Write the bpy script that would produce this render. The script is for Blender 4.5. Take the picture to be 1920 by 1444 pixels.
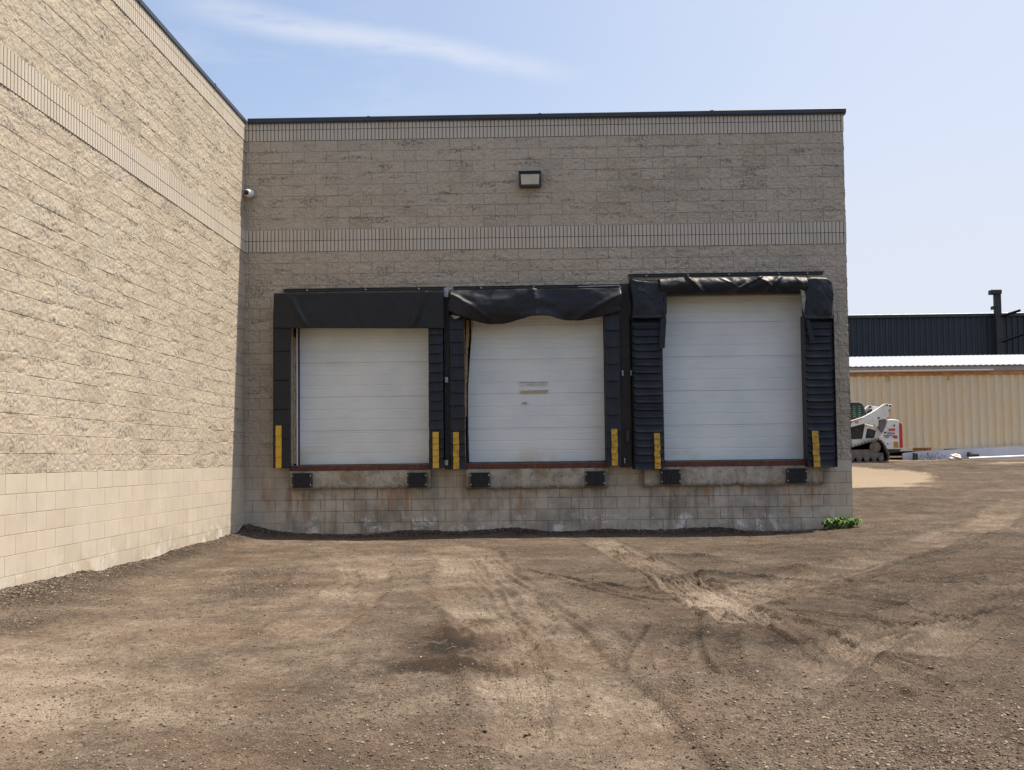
import bpy, math, random
import numpy as np
from mathutils import Matrix, Vector
random.seed(7); R = math.radians
for o in list(bpy.data.objects): bpy.data.objects.remove(o)
scene = bpy.context.scene

# ------------------------------------------------------------------ camera
cam_d = bpy.data.cameras.new('camera'); cam = bpy.data.objects.new('camera', cam_d)
scene.collection.objects.link(cam); scene.camera = cam
cam_d.sensor_width = 36; cam_d.lens = 1854.15 / 1920 * 36
cam_d.shift_x = -22.5 / 1920; cam_d.shift_y = 55.7 / 1920
cam_d.clip_start = .05; cam_d.clip_end = 3000
YAW, PIT, ROL = .01633, .04336, -.01169
fx = Vector((math.cos(YAW), math.sin(YAW), 0)); fy = Vector((-math.sin(YAW), math.cos(YAW), 0)); fz = Vector((0, 0, 1))
fwd = fy * math.cos(PIT) + fz * math.sin(PIT); up = fz * math.cos(PIT) - fy * math.sin(PIT)
rt2 = fx * math.cos(ROL) + up * math.sin(ROL); up2 = up * math.cos(ROL) - fx * math.sin(ROL)
m = Matrix((rt2, up2, -fwd)).transposed().to_4x4(); m.translation = Vector((5.216, -17.368, .1029))
cam.matrix_world = m

# ------------------------------------------------------------------ sun, sky, exposure
SUN = Vector((.36, .097, .93)).normalized()
EL = math.asin(SUN.z); AZ = math.atan2(SUN.x, SUN.y)
sd = bpy.data.lights.new('sun', 'SUN'); sd.energy = 4.9; sd.angle = R(.53); sd.color = (1, .895, .745)
so = bpy.data.objects.new('sun', sd); scene.collection.objects.link(so)
so.rotation_euler = SUN.to_track_quat('Z', 'Y').to_euler(); so.location = (20, 5, 40)
scene.view_settings.view_transform = 'Standard'; scene.view_settings.look = 'None'
scene.view_settings.exposure = .80; scene.view_settings.gamma = 1

world = bpy.data.worlds.new('World'); scene.world = world; world.use_nodes = True
nt = world.node_tree; nt.nodes.clear()
class NT:
    """small node helper"""
    def __init__(s, nt): s.t = nt
    def n(s, typ, ins=None, **kw):
        nd = s.t.nodes.new(typ)
        for k, v in kw.items(): setattr(nd, k, v)
        for k, v in (ins or {}).items():
            i = nd.inputs[k]
            if hasattr(v, 'is_output') or isinstance(v, bpy.types.NodeSocket): s.t.links.new(v, i)
            else: i.default_value = v
        return nd
    def m(s, op, a, b=None, c=None, clamp=False):
        nd = s.t.nodes.new('ShaderNodeMath'); nd.operation = op; nd.use_clamp = clamp
        for i, v in enumerate((a, b, c)):
            if v is None: continue
            if isinstance(v, bpy.types.NodeSocket): s.t.links.new(v, nd.inputs[i])
            else: nd.inputs[i].default_value = v
        return nd.outputs[0]
    def mix(s, f, a, b, mode='MIX'):
        nd = s.t.nodes.new('ShaderNodeMix'); nd.data_type = 'RGBA'; nd.blend_type = mode
        for i, v in ((0, f), (6, a), (7, b)):
            if isinstance(v, bpy.types.NodeSocket): s.t.links.new(v, nd.inputs[i])
            else: nd.inputs[i].default_value = (tuple(v) + (1,))[:4] if i else v
        return nd.outputs[2]
    def ramp(s, f, *st):
        nd = s.t.nodes.new('ShaderNodeValToRGB'); e = nd.color_ramp.elements
        while len(e) < len(st): e.new(.5)
        for q, (p_, c) in zip(e, st):
            q.position = p_; q.color = (tuple(c) + (1,))[:4] if hasattr(c, '__len__') else (c, c, c, 1)
        s.t.links.new(f, nd.inputs[0]); return nd.outputs[0]
    def noise(s, vec, scale, detail=4, rough=.55, dist=0):
        nd = s.n('ShaderNodeTexNoise', {'Scale': scale, 'Detail': detail, 'Roughness': rough, 'Distortion': dist})
        if vec is not None: s.t.links.new(vec, nd.inputs['Vector'])
        return nd.outputs['Fac']
    def step(s, v, a, b):
        nd = s.t.nodes.new('ShaderNodeMapRange'); nd.interpolation_type = 'SMOOTHSTEP'
        s.t.links.new(v, nd.inputs[0]); nd.inputs[1].default_value = a; nd.inputs[2].default_value = b
        return nd.outputs[0]
w = NT(nt)
sky = w.n('ShaderNodeTexSky', sky_type='NISHITA', sun_disc=False, sun_elevation=EL, sun_rotation=AZ,
          altitude=150, air_density=1.0, dust_density=3.2, ozone_density=1.2)
tc = w.n('ShaderNodeTexCoord'); sx = w.n('ShaderNodeSeparateXYZ', {0: tc.outputs['Generated']})
yy = w.m('MAXIMUM', sx.outputs[1], .02)
px_ = w.m('DIVIDE', sx.outputs[0], yy); pz_ = w.m('DIVIDE', sx.outputs[2], yy)
cv = w.n('ShaderNodeCombineXYZ', {0: px_, 1: pz_})
# thin cirrus streak: a band that falls gently to the right, high in the north sky
line = w.m('ADD', .4, w.m('MULTIPLY', px_, -.2))
wob = w.noise(cv.outputs[0], 5, 3)
dz = w.m('ADD', w.m('SUBTRACT', pz_, line), w.m('MULTIPLY', w.m('SUBTRACT', wob, .5), .035))
adz = w.m('ABSOLUTE', dz)
along = w.m('MULTIPLY', w.step(px_, -.42, -.28), w.m('SUBTRACT', 1, w.step(px_, -.06, .075)))
mp = w.n('ShaderNodeMapping', {'Vector': cv.outputs[0], 'Rotation': (0, 0, .196), 'Scale': (5, 30, 1)})
fib = w.noise(mp.outputs[0], 1.0, 7, .62, .3)
streak = w.m('MULTIPLY', w.m('MULTIPLY', w.m('SUBTRACT', 1, w.step(w.m('MULTIPLY', adz, w.m('ADD', 1, w.m('MULTIPLY', w.m('ADD', px_, .34), 2.4))), .0, .031)), along), w.step(fib, .2, .55))
mp2 = w.n('ShaderNodeMapping', {'Vector': cv.outputs[0], 'Rotation': (0, 0, -.5), 'Scale': (3.2, 9, 1)})
wisps = w.m('MULTIPLY', w.step(w.noise(mp2.outputs[0], 1.1, 7, .6, .5), .46, .8), w.m('SUBTRACT', 1, w.step(px_, -.36, .0)))
cl = w.m('MAXIMUM', w.m('MULTIPLY', streak, .6), w.m('MULTIPLY', wisps, .45))
# summer haze: sky pales towards the sun side and the horizon
pale = w.m('MULTIPLY', w.m('ADD', w.step(px_, -.3, .45), w.m('SUBTRACT', 1, w.step(pz_, .0, .42))), .56)
pale = w.m('ADD', pale, .14)
north = w.step(sx.outputs[1], -.05, .3); pale = w.m('MULTIPLY', pale, north); cl = w.m('MULTIPLY', cl, north)
SKYC = w.mix(pale, sky.outputs[0], (3.65, 3.92, 4.5))
SKYC = w.mix(w.m('MAXIMUM', cl, 0.0), SKYC, (4.0, 4.15, 4.6))
bg = w.n('ShaderNodeBackground', {'Color': SKYC, 'Strength': .118}); wo = w.n('ShaderNodeOutputWorld', {0: bg.outputs[0]})

# ------------------------------------------------------------------ helpers
C = scene.collection
MATS = {}
def mat(name, col=(.5, .5, .5), rough=.7, metal=0., build=None, spec=.5):
    if name in MATS: return MATS[name]
    M = bpy.data.materials.new(name); M.use_nodes = True; MATS[name] = M
    t = NT(M.node_tree); b = M.node_tree.nodes['Principled BSDF']
    b.inputs['Base Color'].default_value = tuple(col) + (1,); b.inputs['Roughness'].default_value = rough
    b.inputs['Metallic'].default_value = metal; b.inputs['Specular IOR Level'].default_value = spec
    if build: build(t, b)
    return M
def L(t, a, b): t.t.links.new(a, b)
def pos(t): return t.n('ShaderNodeNewGeometry').outputs['Position']
def xyz(t, p): return t.n('ShaderNodeSeparateXYZ', {0: p}).outputs
def bump(t, b, h, dist, strength=1.):
    L(t, t.n('ShaderNodeBump', {'Height': h, 'Distance': dist, 'Strength': strength}).outputs[0], b.inputs['Normal'])
def worn(c1, c2, scale=6, amt=1., rough=(.5, .8), bmp=.002, streaks=0, dirt=None):
    """a paint or surface with blotches, optional vertical streaks and dirt"""
    def f(t, b):
        p = pos(t); n1 = t.noise(p, scale, 6, .62)
        col = t.mix(t.m('MULTIPLY', t.step(n1, .35, .7), amt), c1, c2)
        if streaks:
            mp = t.n('ShaderNodeMapping', {'Vector': p, 'Scale': (22, 22, 1.3)})
            s = t.step(t.noise(mp.outputs[0], 1, 5, .6), .5, .75)
            col = t.mix(t.m('MULTIPLY', s, streaks), col, dirt or c2)
        L(t, col, b.inputs['Base Color'])
        n2 = t.noise(p, scale * 12, 4)
        L(t, t.m('ADD', rough[0], t.m('MULTIPLY', n1, rough[1] - rough[0])), b.inputs['Roughness'])
        bump(t, b, n2, bmp)
    return f
def setp(o, label=None, cat=None, group=None, kind=None):
    for k, v in (('label', label), ('category', cat), ('group', group), ('kind', kind)):
        if v: o[k] = v
    return o
def root(name, loc, label, cat, group=None):
    o = bpy.data.objects.new(name, None); C.objects.link(o); o.location = loc; o.empty_display_size = .1
    return setp(o, label, cat, group)
def origin(p):
    v = Vector((0, 0, 0))
    while p: v += Vector(p.location); p = p.parent
    return v
def link(name, me, mt, parent=None, smooth=False):
    o = bpy.data.objects.new(name, me); C.objects.link(o)
    if mt: me.materials.append(mt)
    if parent: me.transform(Matrix.Translation(-origin(parent))); o.parent = parent
    me.polygons.foreach_set('use_smooth', np.full(len(me.polygons), bool(smooth)))
    return o
class MB:
    def __init__(s): s.v = []; s.f = []
    def add(s, vs, fs):
        n = len(s.v); s.v += [tuple(q) for q in vs]; s.f += [tuple(i + n for i in f) for f in fs]; return s
    def box(s, x0, x1, y0, y1, z0, z1, bev=0):
        if bev:   # chamfered edges in all directions via octagonal section
            e = bev
            pts = [(x0 + e, z0), (x1 - e, z0), (x1, z0 + e), (x1, z1 - e), (x1 - e, z1), (x0 + e, z1), (x0, z1 - e), (x0, z0 + e)]
            cx, cz = (x0 + x1) / 2, (z0 + z1) / 2
            ins = [(x - e * (1 if x > cx else -1), z - e * (1 if z > cz else -1)) for x, z in pts]
            rings = [[(x, y0, z) for x, z in ins], [(x, y0 + e, z) for x, z in pts], [(x, y1 - e, z) for x, z in pts], [(x, y1, z) for x, z in ins]]
            V = sum(rings, []); F = [tuple(range(8)), tuple(range(31, 23, -1))]
            for k in range(3):
                for i in range(8):
                    j = (i + 1) % 8; F.append((k * 8 + i, k * 8 + 8 + i, k * 8 + 8 + j, k * 8 + j))
            return s.add(V, F)
        V = [(x, y, z) for x in (x0, x1) for y in (y0, y1) for z in (z0, z1)]
        return s.add(V, [(0, 1, 3, 2), (4, 6, 7, 5), (0, 4, 5, 1), (2, 3, 7, 6), (0, 2, 6, 4), (1, 5, 7, 3)])
    def prism(s, pts, y0, y1, bev=0):
        """polygon in (x,z) extruded along y; n-gons"""
        n = len(pts)
        if bev:
            c = (sum(p[0] for p in pts) / n, sum(p[1] for p in pts) / n)
            def ins(p):
                d = math.hypot(p[0] - c[0], p[1] - c[1]) or 1; k = 1 - bev / d
                return (c[0] + (p[0] - c[0]) * k, c[1] + (p[1] - c[1]) * k)
            q = [ins(p) for p in pts]
            R_ = [[(a, y0, b) for a, b in q], [(a, y0 + bev, b) for a, b in pts], [(a, y1 - bev, b) for a, b in pts], [(a, y1, b) for a, b in q]]
        else: R_ = [[(a, y0, b) for a, b in pts], [(a, y1, b) for a, b in pts]]
        V = sum(R_, []); k = len(R_)
        F = [tuple(range(n)), tuple(range(k * n - 1, (k - 1) * n - 1, -1))]
        for r in range(k - 1):
            for i in range(n):
                j = (i + 1) % n; F.append((r * n + i, r * n + n + i, r * n + n + j, r * n + j))
        return s.add(V, F)
    def tube(s, a, b, r, n=10, r2=None):
        a = Vector(a); b = Vector(b); d = (b - a).normalized(); u = d.orthogonal().normalized(); w_ = d.cross(u)
        r2 = r if r2 is None else r2
        V = [a + (u * math.cos(2 * math.pi * i / n) + w_ * math.sin(2 * math.pi * i / n)) * r for i in range(n)]
        V += [b + (u * math.cos(2 * math.pi * i / n) + w_ * math.sin(2 * math.pi * i / n)) * r2 for i in range(n)]
        return s.add(V, [tuple(range(n - 1, -1, -1)), tuple(range(n, 2 * n))] + [(i, (i + 1) % n, n + (i + 1) % n, n + i) for i in range(n)])
    def lathe(s, c, axis, prof, n=20):
        """prof: list of (dist along axis, radius)"""
        c = Vector(c); d = Vector(axis).normalized(); u = d.orthogonal().normalized(); w_ = d.cross(u); V = []
        for h, r in prof:
            V += [c + d * h + (u * math.cos(2 * math.pi * i / n) + w_ * math.sin(2 * math.pi * i / n)) * max(r, 1e-4) for i in range(n)]
        F = [tuple(range(n - 1, -1, -1)), tuple(range((len(prof) - 1) * n, len(prof) * n))]
        for k in range(len(prof) - 1):
            for i in range(n): F.append((k * n + i, k * n + (i + 1) % n, k * n + n + (i + 1) % n, k * n + n + i))
        return s.add(V, F)
    def build(s, name, mt, parent=None, smooth=False):
        me = bpy.data.meshes.new(name); me.from_pydata(s.v, [], s.f); me.update()
        o = link(name, me, mt, parent, smooth)
        return o
def npmesh(name, V, F, attrs=None):
    """V (n,3), F (m,3 or 4) arrays"""
    me = bpy.data.meshes.new(name); k = F.shape[1]
    me.vertices.add(len(V)); me.vertices.foreach_set('co', np.asarray(V, np.float32).ravel())
    me.loops.add(F.size); me.loops.foreach_set('vertex_index', F.astype(np.int32).ravel())
    me.polygons.add(len(F)); me.polygons.foreach_set('loop_start', np.arange(0, F.size, k, dtype=np.int32))
    me.update(calc_edges=True)
    for an, av in (attrs or {}).items():
        a = me.attributes.new(an, 'FLOAT', 'POINT'); a.data.foreach_set('value', np.asarray(av, np.float32).ravel())
    return me
def gridfaces(nu, nv, keep=None):
    i = np.arange(nu - 1)[:, None] * nv + np.arange(nv - 1)[None, :]
    F = np.stack([i, i + nv, i + nv + 1, i + 1], -1)
    return F[keep] if keep is not None else F.reshape(-1, 4)
_T = np.random.RandomState(3).rand(256, 256).astype(np.float32)
def vn(x, y, s=0):
    """value noise, 0..1"""
    x = x + s * 17.31; y = y + s * 9.73
    xi = np.floor(x).astype(int); yi = np.floor(y).astype(int); fx_ = x - xi; fy_ = y - yi
    fx_ = fx_ * fx_ * (3 - 2 * fx_); fy_ = fy_ * fy_ * (3 - 2 * fy_)
    g = lambda a, b: _T[a & 255, b & 255]
    return (g(xi, yi) * (1 - fx_) + g(xi + 1, yi) * fx_) * (1 - fy_) + (g(xi, yi + 1) * (1 - fx_) + g(xi + 1, yi + 1) * fx_) * fy_
def fbm(x, y, o=4, s=0, k=.5):
    a = 1.; r = 0; t = 0
    for i in range(o): r = r + a * vn(x * 2 ** i, y * 2 ** i, s + i * 3); t += a; a *= k
    return r / t
def sm(t): t = np.clip(t, 0, 1); return t * t * (3 - 2 * t)
def hsh(a, b, s=0): return _T[(a * 73 + s * 31) & 255, (b * 151 + s * 57 + a * 13) & 255]

# ------------------------------------------------------------------ materials
def attr(t, n): return t.n('ShaderNodeAttribute', attribute_name=n).outputs['Fac']
def m_split(t, b):
    p = pos(t); tone = attr(t, 'tone'); jt = attr(t, 'joint_groove')
    c = t.ramp(tone, (0, (.41, .352, .272)), (.3, (.465, .400, .312)), (.6, (.50, .432, .338)), (.85, (.465, .412, .338)), (1, (.475, .388, .305)))
    fine = t.noise(p, 70, 4, .75)
    c = t.mix(t.m('MULTIPLY', t.step(fine, .50, .64), .6), c, (.22, .175, .13))
    c = t.mix(t.m('MULTIPLY', t.step(t.noise(p, 38, 4, .7), .52, .70), .42), c, (.25, .20, .15))  # aggregate speckle, also painting in shade of the rough relief
    c = t.mix(t.m('MULTIPLY', t.step(t.noise(p, 60, 2), .58, .72), .45), c, (.60, .52, .42))
    # chipped aggregate, darker where the face broke deep
    chip = t.m('MULTIPLY', t.step(t.noise(p, 1.1, 2), .5, .68), t.step(t.noise(p, 14, 4, .65), .56, .68))
    c = t.mix(t.m('MULTIPLY', chip, .6), c, (.17, .145, .118))
    mpc = t.n('ShaderNodeMapping', {'Vector': p, 'Scale': (1.5, 1.5, 6.5)})
    ch2 = t.m('MULTIPLY', t.step(t.noise(mpc.outputs[0], 1, 3, .6), .555, .61), t.step(t.noise(p, 20, 5, .75), .46, .58))
    c = t.mix(t.m('MULTIPLY', ch2, .75), c, (.13, .12, .105))
    c = t.mix(t.m('MULTIPLY', t.step(t.noise(p, .8, 4), .42, .7), .22), c, (.30, .265, .215))
    c = t.mix(t.m('MULTIPLY', jt, .8), c, (.17, .145, .115))
    L(t, c, b.inputs['Base Color']); b.inputs['Roughness'].default_value = .95; b.inputs['Specular IOR Level'].default_value = .15
    bump(t, b, t.noise(p, 75, 4, .75), .009, .75)
def m_flute(t, b):
    p = pos(t); tone = attr(t, 'tone')
    c = t.ramp(tone, (0, (.485, .432, .35)), (.5, (.545, .488, .40)), (1, (.52, .47, .392)))
    c = t.mix(t.m('MULTIPLY', t.step(t.noise(p, 40, 4, .7), .5, .75), .22), c, (.30, .24, .18))
    c = t.mix(t.m('MULTIPLY', attr(t, 'joint_groove'), .85), c, (.13, .105, .08))  # mortar joints, with shade of the rib grooves painted in too
    L(t, c, b.inputs['Base Color']); b.inputs['Roughness'].default_value = .92; b.inputs['Specular IOR Level'].default_value = .15
    bump(t, b, t.noise(p, 160, 3), .003)
def m_base(t, b):
    p = pos(t); X, Y, Z = xyz(t, p); tone = attr(t, 'tone'); jt = attr(t, 'joint_groove'); wet = attr(t, 'stain')
    c = t.ramp(tone, (0, (.495, .432, .342)), (.5, (.535, .468, .372)), (1, (.52, .465, .382)))
    c = t.mix(t.m('MULTIPLY', t.step(t.noise(p, 60, 4, .7), .5, .8), .2), c, (.30, .25, .19))
    # grime blotches and rusty runs on the dock face
    g = t.step(t.noise(p, 1.6, 5, .62), .38, .66)
    c = t.mix(t.m('MULTIPLY', g, t.m('ADD', .08, t.m('MULTIPLY', wet, .62))), c, (.20, .185, .155))
    g2 = t.step(t.noise(p, 5.5, 6, .7), .42, .70)
    c = t.mix(t.m('MULTIPLY', g2, t.m('MULTIPLY', wet, .35)), c, (.17, .15, .12))
    mp = t.n('ShaderNodeMapping', {'Vector': p, 'Scale': (7, 7, .55)}); st = t.noise(mp.outputs[0], 1, 5, .6)
    c = t.mix(t.m('MULTIPLY', t.step(st, .53, .72), t.m('MULTIPLY', wet, .6)), c, (.15, .125, .095))
    mp = t.n('ShaderNodeMapping', {'Vector': p, 'Scale': (4.3, 4.3, .7), 'Location': (3, 1, 2)}); st = t.noise(mp.outputs[0], 1, 4, .6)
    rz = t.m('MULTIPLY', t.step(Z, -1.15, -.5), t.step(t.m('MULTIPLY', Z, -1), .0, .35))
    c = t.mix(t.m('MULTIPLY', t.m('MULTIPLY', t.step(st, .52, .68), rz), t.m('MULTIPLY', wet, .85)), c, (.36, .17, .06))
    c = t.mix(t.m('MULTIPLY', t.m('MULTIPLY', t.step(t.m('MULTIPLY', Z, -1), .75, 1.15), t.step(t.noise(p, 2.3, 5), .42, .7)), .38), c, (.33, .235, .14))
    # white lime bloom near the ground
    mp = t.n('ShaderNodeMapping', {'Vector': p, 'Scale': (3.2, 3.2, 3.6)}); mpb = t.n('ShaderNodeMapping', {'Vector': p, 'Scale': (38, 38, 5)}); ef = t.m('MULTIPLY', t.step(t.noise(mp.outputs[0], 1, 5, .7, .6), .49, .60), t.step(t.noise(mpb.outputs[0], 1, 4, .7), .34, .58))
    reg = t.m('MULTIPLY', t.step(t.m('MULTIPLY', Z, -1), .84, .98), t.step(t.noise(p, 1.4, 2), .42, .52))
    c = t.mix(t.m('MULTIPLY', t.m('MULTIPLY', ef, reg), t.m('ADD', .25, t.m('MULTIPLY', wet, .6))), c, (.78, .75, .70))
    c = t.mix(t.m('MULTIPLY', jt, t.m('ADD', .45, t.m('MULTIPLY', wet, .5))), c, (.15, .125, .095))
    L(t, c, b.inputs['Base Color']); b.inputs['Roughness'].default_value = .9; b.inputs['Specular IOR Level'].default_value = .2
    bump(t, b, t.noise(p, 110, 4, .65), .003)
def m_ground(t, b):
    p = pos(t); tone = attr(t, 'tone'); gr = attr(t, 'gravel'); sand = attr(t, 'sand')
    n = t.noise(p, 2.6, 7, .66); n2 = t.noise(p, 13, 6, .7); n3 = t.noise(p, 85, 3, .7)
    n4 = t.noise(p, 38, 5, .75)
    v = t.m('ADD', tone, t.m('ADD', t.m('MULTIPLY', t.m('SUBTRACT', n, .5), .85), t.m('ADD', t.m('MULTIPLY', t.m('SUBTRACT', n2, .5), .8), t.m('MULTIPLY', t.m('SUBTRACT', n4, .5), 1.0))))
    c = t.ramp(v, (.05, (.024, .0195, .0155)), (.30, (.055, .043, .0335)), (.55, (.099, .077, .059)), (.78, (.164, .130, .100)), (1, (.245, .203, .160)))
    vo = t.n('ShaderNodeTexVoronoi', {'Vector': p, 'Scale': 75., 'Randomness': 1.})
    sp = xyz(t, vo.outputs['Color'])[0]
    peb = t.m('MULTIPLY', t.step(sp, .55, .8), t.m('SUBTRACT', 1, t.step(vo.outputs['Distance'], .28, .5)))
    c = t.mix(t.m('MULTIPLY', peb, t.m('ADD', .12, t.m('MULTIPLY', gr, .4))), c, (.20, .165, .13))
    dk = t.step(n3, .52, .72)
    c = t.mix(t.m('MULTIPLY', dk, t.m('ADD', .3, t.m('MULTIPLY', gr, .35))), c, (.022, .018, .015))
    c = t.mix(t.m('MULTIPLY', t.step(t.noise(p, .9, 4), .45, .65), .2), c, (.105, .062, .036))
    s = t.step(t.m('ADD', sand, t.m('ADD', t.m('MULTIPLY', t.m('SUBTRACT', n2, .5), .7), t.m('MULTIPLY', t.m('SUBTRACT', t.noise(p, .8, 5, .7), .5), 1.5))), .3, .75)
    c = t.mix(s, c, t.mix(n2, (.21, .165, .118), (.30, .245, .18)))
    L(t, c, b.inputs['Base Color']); b.inputs['Roughness'].default_value = .97; b.inputs['Specular IOR Level'].default_value = .1
    h = t.m('ADD', t.m('MULTIPLY', n3, .6), t.m('ADD', t.m('MULTIPLY', vo.outputs['Distance'], -.7), n2))
    bump(t, b, h, .02, .85)
M_SPLIT = mat('split_face_block', build=m_split); M_FLUTE = mat('fluted_block', build=m_flute)
M_BASE = mat('smooth_block', build=m_base); M_GROUND = mat('dirt_ground', build=m_ground)
M_COPE = mat('dark_metal_coping', build=worn((.022, .026, .034), (.035, .04, .05), 3, rough=(.35, .5), bmp=.001))
M_UNSEEN_ROOF = mat('unseen_roof_slab', (.1, .1, .1), .9)
def m_vinyl(t, b):
    p = pos(t); n = t.noise(p, 5, 5, .6)
    c = t.mix(t.step(n, .3, .7), (.0065, .0082, .0115), (.013, .0155, .020))
    c = t.mix(t.m('MULTIPLY', t.step(t.noise(p, 22, 6, .75), .54, .76), .26), c, (.045, .046, .046))
    L(t, c, b.inputs['Base Color']); L(t, t.m('ADD', .34, t.m('MULTIPLY', n, .3)), b.inputs['Roughness'])
    b.inputs['Specular IOR Level'].default_value = .36
    bump(t, b, t.noise(p, 9, 5, .6), .012, .5)
M_VINYL = mat('black_vinyl', build=m_vinyl)
M_BLACK = mat('black_rubber', build=worn((.011, .012, .014), (.03, .031, .032), 14, rough=(.6, .85), bmp=.006))
M_BOARD = mat('dark_backing_board', build=worn((.018, .018, .02), (.04, .034, .03), 5, rough=(.6, .8)))
M_YEL = mat('yellow_vinyl', build=worn((.62, .37, .018), (.48, .27, .03), 9, .55, (.45, .65), .003, .25, (.22, .13, .03)))
M_YELD = mat('scuffed_yellow_vinyl', build=worn((.58, .34, .02), (.25, .15, .03), 16, .8, (.5, .7), .004, .45, (.14, .085, .03)))
def m_door(t, b):
    p = pos(t); X, Y, Z = xyz(t, p)
    c = t.mix(t.step(t.noise(p, 1.3, 4), .35, .7), (.70, .735, .72), (.62, .665, .66))
    mp = t.n('ShaderNodeMapping', {'Vector': p, 'Scale': (2.2, 2.2, 26)})
    c = t.mix(t.m('MULTIPLY', t.step(t.noise(mp.outputs[0], 1, 5, .65), .5, .8), .28), c, (.40, .405, .40))
    c = t.mix(t.m('MULTIPLY', t.m('MULTIPLY', t.step(t.m('MULTIPLY', Z, -1), -.42, -.02), t.step(t.noise(p, 1.7, 4), .47, .68)), .55), c, (.50, .42, .24))
    sc = t.n('ShaderNodeMapping', {'Vector': p, 'Scale': (6, 6, 55)})
    c = t.mix(t.m('MULTIPLY', t.step(t.noise(sc.outputs[0], 1.4, 3, .5), .68, .76), .3), c, (.28, .28, .27))
    L(t, c, b.inputs['Base Color']); b.inputs['Roughness'].default_value = .48
    bump(t, b, t.noise(p, 2.2, 3), .01, .5)
M_DOOR = mat('white_door_paint', build=m_door)
M_SEAL = mat('dark_door_seal', (.015, .015, .014), .7)
M_STEEL = mat('galvanised_steel', build=worn((.42, .43, .44), (.30, .31, .32), 25, rough=(.35, .55), bmp=.001))
M_STEEL.node_tree.nodes['Principled BSDF'].inputs['Metallic'].default_value = .7
M_RUST = mat('rusty_red_steel', build=worn((.13, .032, .018), (.065, .028, .018), 11, 1, (.6, .9), .004, .4, (.24, .15, .09)))
def m_conc(t, b):
    p = pos(t); n = t.noise(p, 4, 7, .68)
    c = t.ramp(n, (.3, (.22, .19, .145)), (.5, (.37, .335, .27)), (.72, (.50, .465, .39)))
    c = t.mix(t.m('MULTIPLY', t.step(t.noise(p, 17, 6, .75), .54, .66), .75), c, (.085, .07, .05))
    c = t.mix(t.m('MULTIPLY', t.step(t.m('MULTIPLY', xyz(t, p)[2], -1), .33, .44), .6), c, (.10, .08, .055))
    c = t.mix(t.m('MULTIPLY', t.step(t.noise(p, 3.1, 4), .56, .7), .5), c, (.27, .17, .06))
    L(t, c, b.inputs['Base Color']); b.inputs['Roughness'].default_value = .95
    bump(t, b, t.noise(p, 30, 6, .7), .02, .8)
M_CONC = mat('worn_concrete', build=m_conc)
M_WOOD = mat('weathered_wood', build=worn((.52, .36, .18), (.36, .22, .10), 18, rough=(.7, .9), streaks=.5, dirt=(.38, .2, .05)))
M_FOAM = mat('stained_white_trim', build=worn((.55, .51, .43), (.42, .30, .15), 7, .8, (.6, .8), .003, .5, (.40, .22, .07)))
M_WHITE = mat('white_plastic', (.72, .72, .70), .4)
M_GLASSD = mat('dark_lens', (.01, .008, .012), .12)
M_DARKM = mat('dark_bronze_metal', build=worn((.03, .026, .022), (.05, .045, .04), 15, rough=(.4, .6)))
M_LENS = mat('amber_lens', build=worn((.52, .47, .36), (.42, .36, .25), 9, 1, (.25, .4)))
# ------------------------------------------------------------------ ground
def z0(x, y):
    B = np.interp(y, [-6, -2, 0, 4, 13, 18, 40], [-1.25, -1.2, -1.1, -.8, -.2, -.13, 0])
    return -1.24 + (B + 1.24) * sm((x - 9) / 3)
def seg(x, y, pl):
    """distance to polyline, signed lateral offset, arc length"""
    D = np.full(x.shape, 1e9); S = np.zeros(x.shape); Q = np.zeros(x.shape); s0 = 0
    for (ax, ay), (bx, by) in zip(pl[:-1], pl[1:]):
        dx, dy = bx - ax, by - ay; l = math.hypot(dx, dy); t = np.clip(((x - ax) * dx + (y - ay) * dy) / l / l, 0, 1)
        ex = x - ax - t * dx; ey = y - ay - t * dy; d = np.hypot(ex, ey); lat = (ex * dy - ey * dx) / l
        k = d < D; D[k] = d[k]; S[k] = lat[k]; Q[k] = s0 + t[k] * l; s0 += l
    return D, S, Q
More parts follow.
